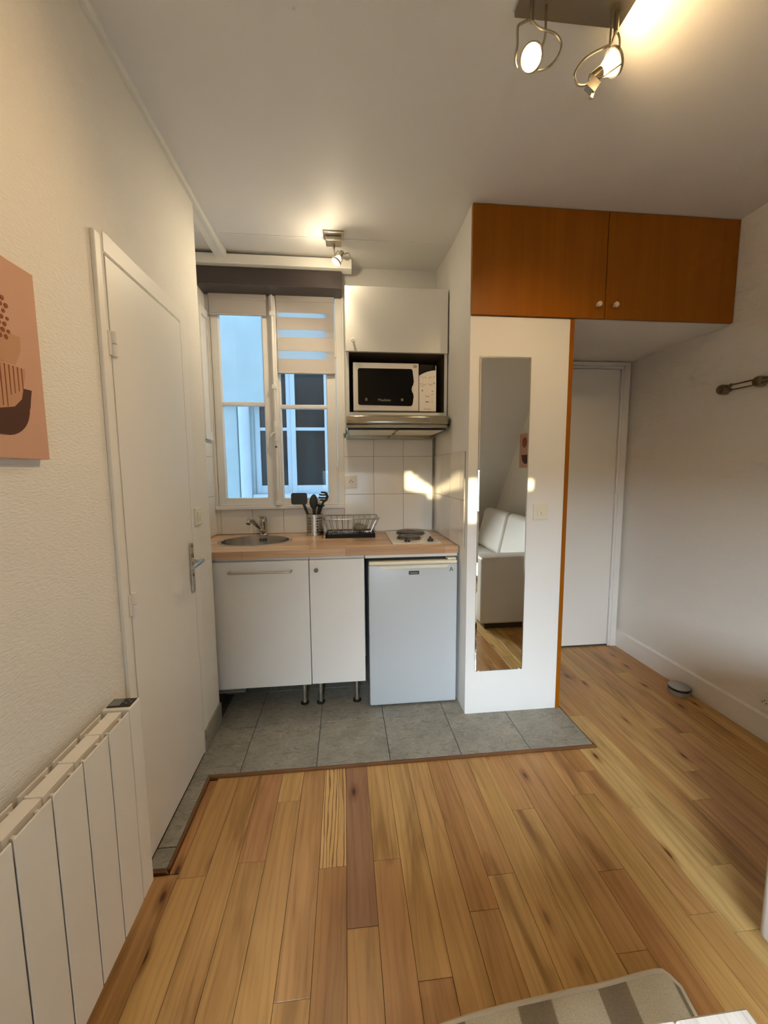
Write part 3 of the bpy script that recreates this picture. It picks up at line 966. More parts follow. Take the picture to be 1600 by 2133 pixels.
# mixer tap
fa = thing('kitchen_tap', 'chrome single-lever mixer tap behind the sink', 'tap', (-0.548, 2.665, 0.925))
G().lathe([(0.029, 0), (0.028, 0.006), (0.0235, 0.010), (0.0235, 0.078), (0.026, 0.090), (0.0255, 0.108), (0.020, 0.121), (0.008, 0.127)], (-0.548, 2.665, 0.9251), n=24).build('body', 'chrome', fa, smooth=True)
sp = G().tube([(-0.548, 2.655, 0.955), (-0.556, 2.620, 0.972), (-0.572, 2.585, 1.000), (-0.590, 2.548, 1.032), (-0.600, 2.528, 1.046)], 0.0145, 12)
sp.cyl((-0.606, 2.514, 1.038), (-0.609, 2.500, 1.022), 0.0135, 0.0135, 14)
sp.cyl((-0.592, 2.542, 1.040), (-0.609, 2.512, 1.046), 0.0135, 0.014, 14)
sp.build('spout', 'chrome', fa, smooth=True)
G().tube([(-0.548, 2.665, 1.036), (-0.548, 2.640, 1.046), (-0.553, 2.595, 1.056), (-0.558, 2.57, 1.060)], 0.008, 10).build('lever', 'chrome', fa, smooth=True)

# ------------------------------------------------------------------ utensil pot and utensils
UX, UY, UR, UH = -0.203, 2.612, 0.055, 0.140
up = thing('utensil_pot', 'perforated stainless steel pot on the worktop holding utensils', 'utensil holder', (UX, UY, 0.925))
def pot():
    g = G()
    n = 36
    nz = 15
    z0, z1 = 0.9262, 0.925 + UH
    dirs = [(math.cos(2 * math.pi * (i + 0.5) / n), math.sin(2 * math.pi * (i + 0.5) / n)) for i in range(n)]
    zs = [z0 + (z1 - z0) * j / nz for j in range(nz + 1)]
    for i in range(n):
        a, b = dirs[i], dirs[(i + 1) % n]
        ang = math.degrees(math.atan2((a[1] + b[1]) / 2, (a[0] + b[0]) / 2)) % 90
        for j in range(nz):
            if j in (2, 4, 6, 8, 10, 12) and (i % 9) in (1, 3, 5):
                continue
            for rr, fl in ((UR, False), (UR - 0.0015, True)):
                q = [(UX + a[0] * rr, UY + a[1] * rr, zs[j]), (UX + b[0] * rr, UY + b[1] * rr, zs[j]), (UX + b[0] * rr, UY + b[1] * rr, zs[j + 1]), (UX + a[0] * rr, UY + a[1] * rr, zs[j + 1])]
                g.quad(*(q[::-1] if fl else q))
    return g
pot().build('pot_wall', 'steel', up, fix=False, smooth=False)
G().lathe([(UR, 0), (UR, 0.004), (0.001, 0.004)], (UX, UY, 0.9252), n=32).build('base', 'steel', up, smooth=True)
G().tube([(UX + UR * math.cos(t), UY + UR * math.sin(t), 0.925 + UH) for t in [2 * math.pi * i / 32 for i in range(32)]], 0.0022, 6, True).build('rim', 'steel', up, smooth=True)

def sweep(pts, wid, th, nrm=(0, 1, 0)):
    """flat strip with varying width along pts, lying across the view"""
    g = G()
    rings = []
    for i, p in enumerate(pts):
        p = Vector(p)
        t = (Vector(pts[min(i + 1, len(pts) - 1)]) - Vector(pts[max(i - 1, 0)])).normalized()
        nn = Vector(nrm)
        s = t.cross(nn).normalized()
        nn = s.cross(t).normalized()
        w_, h_ = wid[i], th[i] if isinstance(th, (list, tuple)) else th
        rings.append([p + s * w_ * math.cos(a) + nn * h_ * math.sin(a) for a in [2 * math.pi * k / 10 for k in range(10)]])
    return g.rings(rings)
ug = 'black utensils in the steel pot'
t = tag(sweep([(UX - 0.012, UY, 0.945), (UX - 0.040, UY - 0.004, 1.05), (UX - 0.066, UY - 0.008, 1.125), (UX - 0.078, UY - 0.01, 1.150)], [0.008, 0.008, 0.009, 0.010], 0.005).build('turner', 'utensil_black', smooth=True),
        'black turner with a wide square blade, leftmost in the steel pot', 'utensil', ug)
bl = G()
pts = []
for (cx, cz, a0) in ((0.038, 0.024, 0), (-0.038, 0.024, 90), (-0.038, -0.024, 180), (0.038, -0.024, 270)):
    for k in range(5):
        a = math.radians(a0 + 22.5 * k)
        pts.append((UX - 0.097 + cx + 0.014 * math.cos(a), 1.170 + cz + 0.014 * math.sin(a)))
bl.prism(pts, 1, UY - 0.015, UY - 0.009).build('blade', 'utensil_black', t)
t = tag(sweep([(UX + 0.002, UY - 0.012, 0.945), (UX - 0.002, UY - 0.014, 1.06), (UX - 0.002, UY - 0.016, 1.105)], [0.008, 0.010, 0.011], 0.005).build('cooking_spoon', 'utensil_black', smooth=True),
        'black cooking spoon standing upright in the middle of the steel pot', 'utensil', ug)
sweep([(UX - 0.002, UY - 0.016, 1.100), (UX - 0.003, UY - 0.019, 1.118), (UX - 0.004, UY - 0.022, 1.142), (UX - 0.003, UY - 0.023, 1.165), (UX - 0.001, UY - 0.022, 1.185), (UX, UY - 0.018, 1.198)], [0.010, 0.022, 0.027, 0.025, 0.018, 0.006], [0.005, 0.007, 0.009, 0.008, 0.006, 0.003]).build('spoon_bowl', 'utensil_black', t, smooth=True)
t = tag(sweep([(UX + 0.012, UY + 0.012, 0.945), (UX + 0.028, UY + 0.010, 1.06), (UX + 0.050, UY + 0.004, 1.125), (UX + 0.062, UY, 1.150)], [0.007, 0.007, 0.007, 0.008], 0.005).build('pasta_server', 'utensil_black', smooth=True),
        'black pasta server with curved prongs, rightmost in the steel pot', 'utensil', ug)
g = sweep([(UX + 0.060, UY, 1.146), (UX + 0.078, UY, 1.158), (UX + 0.086, UY, 1.180), (UX + 0.078, UY, 1.204), (UX + 0.062, UY, 1.212)], [0.008, 0.009, 0.010, 0.009, 0.005], 0.014)
for (zz, xx) in ((1.212, 0.046), (1.196, 0.034), (1.178, 0.030), (1.160, 0.040)):
    g.tube([(UX + 0.076, UY - 0.004, zz - 0.004), (UX + xx + 0.016, UY - 0.008, zz - 0.004), (UX + xx, UY - 0.014, zz)], 0.0055, 8)
g.build('prongs', 'utensil_black', t, smooth=True)
t = tag(sweep([(UX + 0.004, UY + 0.026, 0.945), (UX + 0.016, UY + 0.022, 1.05), (UX + 0.030, UY + 0.018, 1.120)], [0.007, 0.007, 0.007], 0.005).build('ladle', 'utensil_black', smooth=True),
        'black ladle behind the others with its shallow bowl seen edge-on', 'utensil', ug)
G().lathe([(0.006, -0.010), (0.022, -0.006), (0.032, 0.006), (0.033, 0.009), (0.028, 0.007)], (UX + 0.034, UY + 0.016, 1.122), (0.35, -0.1, 1), 20).build('ladle_bowl', 'utensil_black', t, smooth=True)

# ------------------------------------------------------------------ dish rack
DX0, DX1, DYA, DYB = -0.128, 0.188, 2.455, 2.668
dk = thing('dish_rack', 'steel wire dish rack on a black drip tray beside the hob', 'dish rack', ((DX0 + DX1) / 2, 2.56, 0.925))
g = B(DX0, DX1, DYA, DYB, 0.9255, 0.932).box(DX0, DX1, DYA, DYA + 0.008, 0.932, 0.950).box(DX0, DX1, DYB - 0.008, DYB, 0.932, 0.950)
g.box(DX0, DX0 + 0.008, DYA, DYB, 0.932, 0.950).box(DX1 - 0.008, DX1, DYA, DYB, 0.932, 0.950)
g.build('drip_tray', 'tray_black', dk, bevel=0.002)
def rr(x0, x1, y0, y1, z, r=0.03):
    out = []
    for (cx, cy, a0) in ((x1 - r, y1 - r, 0), (x0 + r, y1 - r, 90), (x0 + r, y0 + r, 180), (x1 - r, y0 + r, 270)):
        for k in range(6):
            a = math.radians(a0 + 18 * k)
            out.append((cx + r * math.cos(a), cy + r * math.sin(a), z))
    return out
TX0, TX1, TYA, TYB = -0.140, 0.215, 2.435, 2.690
BX0, BX1, BYA, BYB = -0.108, 0.168, 2.475, 2.650
G().tube(rr(TX0, TX1, TYA, TYB, 1.046), 0.0030, 8, True).build('top_wire', 'wire_metal', dk, smooth=True)
G().tube(rr(BX0, BX1, BYA, BYB, 0.944, 0.02), 0.0025, 8, True).build('bottom_wire', 'wire_metal', dk, smooth=True)
nw = 8
for k in range(nw):
    f = (k + 0.5) / nw
    xt, xb = TX0 + (TX1 - TX0) * (0.06 + 0.88 * f), BX0 + (BX1 - BX0) * (0.04 + 0.92 * f)
    G().tube([(xt, TYA, 1.046), (xb, BYA, 0.944), (xb, BYB, 0.944), (xt, TYB, 1.046)], 0.0020, 6).build('wire', 'wire_metal', dk, smooth=True)
for k in range(4):
    f = (k + 0.5) / 4
    yt, yb_ = TYA + (TYB - TYA) * (0.08 + 0.84 * f), BYA + (BYB - BYA) * (0.05 + 0.9 * f)
    G().tube([(TX0, yt, 1.046), (BX0, yb_, 0.944), (BX1, yb_, 0.944), (TX1, yt, 1.046)], 0.0020, 6).build('wire', 'wire_metal', dk, smooth=True)
gl = G().lathe([(0.027, 0), (0.031, 0.004), (0.036, 0.075), (0.0345, 0.075), (0.029, 0.008), (0.001, 0.006)], (0.060, 2.565, 0.984), (0.82, -0.35, -0.30), 28, cap=True)
tag(gl.build('drinking_glass', 'drinking_glass', smooth=True), 'clear drinking glass lying on its side in the dish rack', 'glass')

# ------------------------------------------------------------------ two-ring electric hob
hb = thing('electric_hob', 'small two-ring electric hob set into the worktop', 'hob', (0.41, 2.43, 0.925))
B(0.268, 0.556, 2.185, 2.665, 0.9253, 0.932).build('hob_plate', 'hob_enamel', hb, bevel=0.004)
for (cx, cy, rad) in ((0.43, 2.545, 0.090), (0.390, 2.36, 0.070)):
    pl = G().lathe([(rad + 0.006, 0), (rad + 0.006, 0.004), (rad, 0.005), (rad, 0.012), (rad - 0.004, 0.014), (rad * 0.35, 0.014), (rad * 0.33, 0.012), (0.001, 0.012)], (cx, cy, 0.932), n=40).build('hotplate', 'hotplate', hb, smooth=True)
    G().tube([(cx + (rad + 0.004) * math.cos(t), cy + (rad + 0.004) * math.sin(t), 0.937) for t in [2 * math.pi * i / 40 for i in range(40)]], 0.0025, 6, True).build('steel_ring', 'chrome', pl, smooth=True)
for cx in (0.362, 0.500):
    kb = G().lathe([(0.018, 0), (0.017, 0.012), (0.014, 0.014), (0.001, 0.014)], (cx, 2.245, 0.932), n=20)
    kb.box(cx - 0.004, cx + 0.004, 2.230, 2.262, 0.944, 0.958)
    kb.build('control_knob', 'dark_plastic', hb, smooth=True)

# ------------------------------------------------------------------ wall cabinet with open niche
wc = thing('wall_cabinet', 'white wall cabinet with a flap door over an open niche', 'cabinet', (0.325, 2.54, 1.672))
CX0, CX1, CY0, CZ0, CZ1 = 0.019, 0.628, 2.380, 1.672, 2.404
t_ = 0.017
B(CX0, CX0 + t_, CY0, YB - 0.001, CZ0, CZ1).build('side_panel', 'laminate_white', wc)
B(CX1 - t_, CX1, CY0, YB - 0.001, CZ0, CZ1).build('side_panel', 'laminate_white', wc)
B(CX0 + t_, CX1 - t_, CY0, YB - 0.001, CZ1 - t_, CZ1).build('top_panel', 'laminate_white', wc)
B(CX0 + t_, CX1 - t_, CY0, YB - 0.001, CZ0, CZ0 + 0.026).build('bottom_shelf', 'laminate_white', wc)
B(CX0 + t_, CX1 - t_, CY0 + 0.002, YB - 0.001, 2.044, 2.06).build('middle_shelf', 'laminate_white', wc)
B(CX0 + t_, CX1 - t_, YB - 0.010, YB - 0.002, CZ0 + 0.026, CZ1 - t_).build('back_panel', 'laminate_white', wc)
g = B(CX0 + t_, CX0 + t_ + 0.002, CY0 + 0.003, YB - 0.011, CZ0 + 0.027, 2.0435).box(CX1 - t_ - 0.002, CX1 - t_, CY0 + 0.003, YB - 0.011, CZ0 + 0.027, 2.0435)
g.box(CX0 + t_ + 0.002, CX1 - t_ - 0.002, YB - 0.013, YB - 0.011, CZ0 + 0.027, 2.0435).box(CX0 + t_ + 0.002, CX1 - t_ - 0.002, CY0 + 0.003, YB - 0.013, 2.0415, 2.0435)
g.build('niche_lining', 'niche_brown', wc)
dr = B(CX0, CX1 - 0.002, CY0 - 0.018, CY0 - 0.001, 2.043, CZ1 + 0.002).build('door', 'laminate_white', wc, bevel=0.0015)
G().lathe([(0.006, 0), (0.006, 0.010), (0.013, 0.013), (0.013, 0.020), (0.010, 0.023)], (0.063, CY0 - 0.018, 2.100), (0, -1, 0), 16).build('knob', 'appliance_white', dr, smooth=True)

# ------------------------------------------------------------------ microwave
mw = thing('microwave_oven', 'white microwave oven with a black window in the cabinet niche', 'microwave', (0.305, 2.50, 1.699))
MY = 2.375
MZa, MZb = 1.706, 1.985
B(0.066, 0.566, MY + 0.022, 2.68, MZa, MZb - 0.003).build('body', 'appliance_white', mw, bevel=0.004)
for x in (0.10, 0.53):
    for y in (MY + 0.05, 2.65):
        G().cyl((x, y, 1.6985), (x, y, MZa), 0.010, n=10).build('foot', 'dark_plastic', mw)
dm = B(0.060, 0.453, MY, MY + 0.021, MZa, MZb).build('door', 'appliance_white', mw, bevel=0.004)
# window with the finger scallop on its right edge
wp = []
def arc(cx, cz, r, a0, a1, n=5):
    for k in range(n + 1):
        a = math.radians(a0 + (a1 - a0) * k / n)
        wp.append((cx + r * math.cos(a), cz + r * math.sin(a)))
arc(0.100, MZa + 0.045, 0.012, 180, 270)
arc(0.400, MZa + 0.045, 0.016, 270, 350)
wp += [(0.422, MZa + 0.085), (0.419, MZa + 0.098)]
arc(0.450, MZa + 0.128, 0.040, 222, 138, 8)
wp += [(0.419, MZa + 0.158), (0.423, MZa + 0.170), (0.420, MZa + 0.198)]
arc(0.402, MZa + 0.232, 0.014, 20, 90)
arc(0.100, MZa + 0.234, 0.012, 90, 180)
dwin = G().prism(wp, 1, MY - 0.0015, MY + 0.002).build('door_window', 'smoked_glass', dm)
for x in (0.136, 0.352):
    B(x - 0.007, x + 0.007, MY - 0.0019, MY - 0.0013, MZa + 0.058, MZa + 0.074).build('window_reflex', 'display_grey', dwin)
text_part('Moulinex', 0.021, 'print_pale', dm, (0.245, MY - 0.0016, MZa + 0.063), (1, 0, 0), (0, 0, 1))
G().tube([(0.431 + 0.010 * math.cos(t), MY - 0.0005, MZb - 0.018 + 0.006 * math.sin(t)) for t in [2 * math.pi * i / 20 for i in range(20)]], 0.0014, 6, True).build('emblem', 'print_dark', dm)
text_part('G', 0.010, 'print_dark', dm, (0.431, MY - 0.0003, MZb - 0.018), (1, 0, 0), (0, 0, 1), 'emblem')
cpn = [(0.456, MZa), (0.560, MZa), (0.560, MZb - 0.038), (0.535, MZb - 0.040), (0.505, MZb - 0.047), (0.478, MZb - 0.058), (0.456, MZb - 0.070)]
cp = G().prism(cpn, 1, MY + 0.001, MY + 0.021).build('control_panel', 'appliance_white', mw)
dpn = [(0.456, MZb - 0.069), (0.478, MZb - 0.057), (0.505, MZb - 0.046), (0.535, MZb - 0.039), (0.556, MZb - 0.037), (0.556, MZb - 0.006), (0.456, MZb - 0.004)]
G().prism(dpn, 1, MY + 0.004, MY + 0.021).build('display', 'smoked_glass', mw)
for (x, z, rad, a0, a1) in ((0.488, MZa + 0.190, 0.011, 10, 170), (0.525, MZa + 0.190, 0.011, 10, 170), (0.488, MZa + 0.166, 0.011, 190, 350), (0.525, MZa + 0.166, 0.011, 190, 350), (0.507, MZa + 0.097, 0.012, 190, 350)):
    G().cyl((x, MY + 0.001, z), (x, MY - 0.0015, z), rad * 0.9, n=16).build('button', 'appliance_white', cp, smooth=True)
    G().tube([(x + rad * math.cos(math.radians(a)), MY + 0.0005, z + rad * math.sin(math.radians(a))) for a in [a0 + (a1 - a0) * k / 8 for k in range(9)]], 0.0012, 5).build('button_mark', 'print_grey', cp)
for (x, z, w_, h_, m_) in ((0.468, MZa + 0.205, 0.005, 0.005, 'print_grey'), (0.547, MZa + 0.203, 0.006, 0.004, 'print_grey'), (0.466, MZa + 0.160, 0.006, 0.006, 'print_grey'), (0.547, MZa + 0.165, 0.006, 0.010, 'print_grey'),
                           (0.475, MZa + 0.147, 0.014, 0.003, 'print_grey'), (0.475, MZa + 0.122, 0.008, 0.012, 'print_pale'), (0.538, MZa + 0.118, 0.010, 0.004, 'print_grey'), (0.538, MZa + 0.100, 0.014, 0.003, 'print_pale'),
                           (0.505, MZa + 0.055, 0.020, 0.004, 'print_dark'), (0.536, MZa + 0.057, 0.006, 0.005, 'print_grey')):
    B(x - w_ / 2, x + w_ / 2, MY + 0.0004, MY + 0.0012, z - h_ / 2, z + h_ / 2).build('panel_print', m_, cp)
text_part('microwave', 0.0085, 'print_dark', cp, (0.507, MY + 0.0009, MZa + 0.013), (1, 0, 0), (0, 0, 1))

# ------------------------------------------------------------------ cooker hood
ch = thing('cooker_hood', 'slim brushed-steel cooker hood under the wall cabinet', 'cooker hood', (0.32, 2.48, 1.56))
HZ0, HZ1 = 1.596, 1.668
fr = [(0.012, 2.30), (0.20, 2.282), (0.45, 2.274), (0.585, 2.278), (0.615, 2.292), (0.629, 2.318), (0.629, YB - 0.002), (0.012, YB - 0.002)]
fr = [(x, y) for x, y in fr]
G().prism([(x, max(y, 2.31) if False else y) for x, y in fr], 2, 1.618, HZ1 - 0.0006).build('hood_shell', 'steel_hood', ch, bevel=0.010, seg=3, smooth=True)
lip = [(x, y + 0.012) for x, y in fr[:5]] + [(0.618, 2.335), (0.618, YB - 0.002), (0.022, YB - 0.002)]
G().prism(lip, 2, 1.598, 1.6185).build('lower_lip', 'steel_hood', ch, bevel=0.004)
for (a, b) in ((0.035, 0.318), (0.326, 0.606)):
    B(a, b, 2.335, YB - 0.03, 1.589, 1.5985).build('filter_panel', 'filter_cream', ch, bevel=0.002)
G().tube([(0.322, 2.34, 1.587), (0.312, 2.42, 1.583), (0.328, 2.52, 1.583), (0.318, 2.66, 1.587)], 0.004, 6).build('filter_catch', 'steel', ch, smooth=True)
B(0.015, 0.617, YB - 0.028, YB - 0.002, 1.562, 1.598).build('rear_flange', 'steel_hood', ch, bevel=0.003)
B(0.016, 0.624, 2.300, 2.32, 1.6150, 1.6195).box(0.612, 0.6275, 2.32, YB - 0.004, 1.6150, 1.6195).build('shadow_gap', 'dark_plastic', ch)
B(0.024, 0.030, 2.325, YB - 0.03, 1.588, 1.5985).box(0.3185, 0.3255, 2.335, YB - 0.03, 1.5895, 1.5985).box(0.6065, 0.613, 2.335, YB - 0.03, 1.588, 1.5985).box(0.024, 0.613, 2.326, 2.332, 1.588, 1.5985).build('filter_frame', 'dark_plastic', ch)
B(0.150, 0.190, 2.3005, 2.306, 1.604, 1.612).build('switch_slot', 'dark_plastic', ch)

# ------------------------------------------------------------------ base cabinets
def legs(root, pts):
    for (x, y) in pts:
        lg = G().cyl((x, y, ZT + 0.008), (x, y, 0.154), 0.0135, n=16)
        lg = lg.build('leg', 'steel', root, smooth=True)
        G().lathe([(0.024, 0), (0.024, 0.005), (0.015, 0.010)], (x, y, ZT + 0.0002), n=18).build('foot', 'dark_plastic', lg, smooth=True)
sc_ = thing('sink_cabinet', 'white base cabinet with a bar handle under the sink', 'cabinet', (-0.45, 2.4, ZT))
g = B(-0.80, -0.785, 2.128, 2.68, 0.154, 0.884).box(-0.219, -0.204, 2.128, 2.68, 0.154, 0.884).box(-0.785, -0.219, 2.128, 2.68, 0.154, 0.170).box(-0.785, -0.219, 2.672, 2.68, 0.17, 0.60)
g.box(-0.785, -0.219, 2.128, 2.146, 0.868, 0.884)
g.build('carcass', 'laminate_white', sc_)
dr = B(-0.709, -0.2045, 2.108, 2.1265, 0.156, 0.868).build('door', 'laminate_white', sc_, bevel=0.002)
hx0, hx1 = -0.622, -0.296
hdl = G().tube([(hx0, 2.108, 0.812), (hx0, 2.086, 0.812), (hx0 + 0.004, 2.081, 0.812), (hx0 + 0.010, 2.080, 0.812), (hx1 - 0.010, 2.080, 0.812), (hx1 - 0.004, 2.081, 0.812), (hx1, 2.086, 0.812), (hx1, 2.108, 0.812)], 0.0052, 10)
hdl.build('handle', 'satin_nickel', dr, smooth=True)
legs(sc_, [(-0.252, 2.168), (-0.252, 2.62), (-0.76, 2.62)])
nc = thing('narrow_cabinet', 'narrow white base cabinet with a small round knob beside the fridge', 'cabinet', (-0.05, 2.4, ZT))
g = B(-0.201, -0.186, 2.128, 2.68, 0.154, 0.884).box(0.084, 0.099, 2.128, 2.68, 0.154, 0.884).box(-0.186, 0.084, 2.128, 2.68, 0.154, 0.170).box(-0.186, 0.084, 2.672, 2.68, 0.17, 0.884)
g.box(-0.186, 0.084, 2.128, 2.146, 0.868, 0.884)
g.build('carcass', 'laminate_white', nc)
dr = B(-0.2005, 0.099, 2.108, 2.1265, 0.158, 0.868).build('door', 'laminate_white', nc, bevel=0.002)
kn = G().lathe([(0.008, 0), (0.008, 0.010), (0.0125, 0.013), (0.0125, 0.020), (0.011, 0.022)], (-0.163, 2.108, 0.8145), (0, -1, 0), 18).build('knob', 'chrome', dr, smooth=True)
G().box(-0.0016, 0.0016, -0.0095, 0.0095, 0, 0.001, Matrix.Translation((-0.163, 2.0862, 0.8145)) @ Matrix.Rotation(math.radians(90), 4, 'X') @ Matrix.Rotation(math.radians(-25), 4, 'Z')).build('knob_slot', 'switch_dark', kn)
legs(nc, [(-0.160, 2.166), (0.050, 2.162), (0.050, 2.62)])
# slatted grey board pushed under the sink cabinet
sb = thing('slatted_board', 'dark grey slatted board resting under the sink cabinet by the wall', 'board', (-0.665, 2.20, 0.05))
for k in range(4):
    B(-0.78, -0.585 + 0.006 * k, 2.17 + 0.002 * k, 2.40, 0.0995 + 0.013 * k, 0.109 + 0.013 * k).build('slat', 'print_grey', sb, bevel=0.001)
B(-0.75, -0.735, 2.19, 2.39, ZT, 0.0994).box(-0.635, -0.62, 2.32, 2.39, ZT, 0.0994).build('support', 'subfloor', sb)

# ------------------------------------------------------------------ fridge
FX0, FX1, FY = 0.1215, 0.6185, 2.079
fg = thing('fridge', 'small white undercounter fridge with an A+ label', 'fridge', (0.37, 2.35, ZT))
B(FX0 + 0.006, FX1 - 0.004, FY + 0.052, 2.62, 0.030, 0.846).build('body', 'fridge_white', fg, bevel=0.006)
B(FX0 + 0.012, FX1 - 0.010, FY + 0.044, FY + 0.052, 0.04, 0.836).build('door_seal', 'print_grey', fg)
fd = B(FX0, FX1, FY, FY + 0.044, 0.022, 0.832).build('door', 'fridge_white', fg, bevel=0.008, seg=3, smooth=True)
g = B(FX0 + 0.002, FX1 - 0.001, FY + 0.001, FY + 0.046, 0.8325, 0.850)
g.build('top_cap', 'fridge_cream', fd, bevel=0.005)
G().prism([(FX0 + 0.055, 0.826), (FX0 + 0.075, 0.812), (FX1 - 0.065, 0.812), (FX1 - 0.045, 0.826)], 1, FY - 0.004, FY + 0.002).build('grip', 'fridge_cream', fd, bevel=0.001)
bdg = B(0.343, 0.401, FY - 0.003, FY + 0.001, 0.777, 0.797).build('badge', 'print_dark', fd, bevel=0.001)
B(0.350, 0.392, FY - 0.0036, FY - 0.0028, 0.783, 0.788).build('badge_line', 'print_grey', bdg)
text_part('A', 0.034, 'print_dark', fd, (0.583, FY - 0.0006, 0.799), (1, 0, 0), (0, 0, 1))
text_part('+', 0.018, 'print_grey', fd, (0.600, FY - 0.0006, 0.800), (1, 0, 0), (0, 0, 1))
B(FX1 - 0.055, FX1 - 0.004, FY + 0.010, FY + 0.06, 0.851, 0.862).build('hinge_cover', 'fridge_cream', fg, bevel=0.003)
for x in (FX0 + 0.05, FX1 - 0.05):
    for y in (FY + 0.09, 2.57):
        G().cyl((x, y, ZT), (x, y, 0.032), 0.016, n=12).build('foot', 'dark_plastic', fg)

# ------------------------------------------------------------------ radiator on the left wall
RX0, RX1, RZ0, RZ1 = -0.675, -0.602, 0.108, 0.692
rd = thing('electric_radiator', 'white electric radiator with vertical panels on the left wall', 'radiator', (-0.64, 0.5, RZ0))
def rad_element():
    g = G()
    L = 0.0908
    h = L / 2
    def P(x0, x1, y0, y1, z0, z1):
        g.box(x0, x1, y0, y1, z0, z1)
    P(RX1 - 0.004, RX1, -h, h, RZ0, RZ1)                     # front plate
    P(RX0, RX0 + 0.004, -h + 0.004, h - 0.004, RZ0 + 0.01, RZ1)   # rear plate
    P(-0.656, -0.622, -0.0470, 0.0470, RZ0 + 0.02, RZ1 + 0.001)   # core
    for yc in (-0.028, 0.028):
        P(RX0 + 0.004, -0.656, yc - 0.004, yc + 0.004, RZ0 + 0.02, RZ1 - 0.010)
        P(-0.622, RX1 - 0.004, yc - 0.004, yc + 0.004, RZ0 + 0.02, RZ1 - 0.010)
    return g
proto = rad_element().build('panel', 'radiator_white', None, bevel=0.0014, seg=1, base=(0, 0, 0))
proto.parent = rd
proto.location = Vector((0, 1.0765 - 0.0475, 0)) - ORIGIN[rd.name]
for k in range(1, 12):
    piece('panel', proto.data, rd, (0, 1.0765 - 0.0475 - 0.0952 * k, 0))
B(RX0, RX1, 1.0785, 1.134, RZ0, RZ1 + 0.006).build('end_case', 'radiator_white', rd, bevel=0.003)
dp = B(RX0 + 0.006, RX1 - 0.004, 1.088, 1.129, RZ1 + 0.006, RZ1 + 0.0085).build('control_pad', 'dark_plastic', rd, bevel=0.001)
B(RX0 + 0.010, RX0 + 0.038, 1.093, 1.125, RZ1 + 0.0085, RZ1 + 0.0092).build('display', 'display_grey', dp)
for (x, y) in ((-0.622, 1.100), (-0.622, 1.117), (-0.613, 1.108), (-0.631, 1.108)):
    G().cyl((x, y, RZ1 + 0.0085), (x, y, RZ1 + 0.0098), 0.003, n=10).build('button', 'display_grey', dp)
for y in (0.95, 0.15):
    B(XL + 0.001, RX0, y - 0.02, y + 0.02, 0.3, 0.34).build('wall_bracket', 'radiator_white', rd)

# ------------------------------------------------------------------ picture on the left wall
pc = thing('canvas_picture', 'pink abstract canvas with stacked bowls and a dotted disc', 'picture', (XL + 0.01, 0.78, 1.378))
B(XL + 0.0005, XL + 0.020, 0.570, 0.969, 1.377, 1.775).build('canvas', 'art_pink', pc, bevel=0.001)
xa_, xb_ = XL + 0.0198, XL + 0.0206
def art(poly, mat, k=0):
    G().prism(poly, 0, xa_, xb_ + 0.0002 * k).build('painted_shape', mat, pc)
art([(0.700, 1.630), (0.917, 1.628), (0.915, 1.60), (0.908, 1.585), (0.898, 1.568), (0.72, 1.568)], 'art_tan', 0)
art([(0.665, 1.566), (0.921, 1.564), (0.919, 1.545), (0.913, 1.527), (0.905, 1.50), (0.885, 1.482), (0.84, 1.472), (0.73, 1.472), (0.69, 1.50)], 'art_tan', 2)
for k in range(22):
    y = 0.69 + 0.0105 * k
    if y < 0.915:
        zb_ = 1.48 if y < 0.87 else 1.50 + (y - 0.87) * 0.5
        art([(y, 1.564), (y + 0.0022, 1.564), (y + 0.0010, zb_), (y - 0.0004, zb_)], 'art_rust', 5)
bowl = [(0.64, 1.523), (0.934, 1.523), (0.930, 1.505), (0.926, 1.485)]
for k in range(9):
    a = math.radians(-5 - 80 * k / 8)
    bowl.append((0.862 + 0.062 * math.cos(a), 1.486 + 0.063 * math.sin(a)))
bowl += [(0.72, 1.423), (0.67, 1.45), (0.645, 1.49)]
art(bowl, 'art_brown', 1)
rd2 = random.Random(3)
for i in range(-4, 5):
    for j in range(-4, 5):
        y, z = 0.835 + 0.0135 * i + (0.006 if j % 2 else 0), 1.655 + 0.0125 * j
        if (y - 0.835) ** 2 + (z - 1.655) ** 2 < 0.060 ** 2:
            s = rd2.uniform(0.0036, 0.0050)
            G().cyl((xa_, y, z), (xb_ + 0.0006, y, z), s, n=8).build('painted_dot', 'art_rust', pc)
p2 = thing('canvas_picture', 'small pink picture above the sofa, seen only in the mirror', 'picture', (XR - 0.01, -0.36, 1.38))
B(XR - 0.020, XR - 0.0005, -0.505, -0.14, 1.375, 1.760).build('canvas', 'art_pink', p2, bevel=0.001)
G().prism([(-0.45, 1.52), (-0.2, 1.52), (-0.23, 1.45), (-0.30, 1.42), (-0.38, 1.42), (-0.43, 1.46)], 0, XR - 0.0208, XR - 0.0198).build('painted_shape', 'art_brown', p2)
G().cyl((XR - 0.0208, -0.38, 1.66), (XR - 0.0198, -0.38, 1.66), 0.06, n=20).build('painted_shape', 'art_rust', p2)

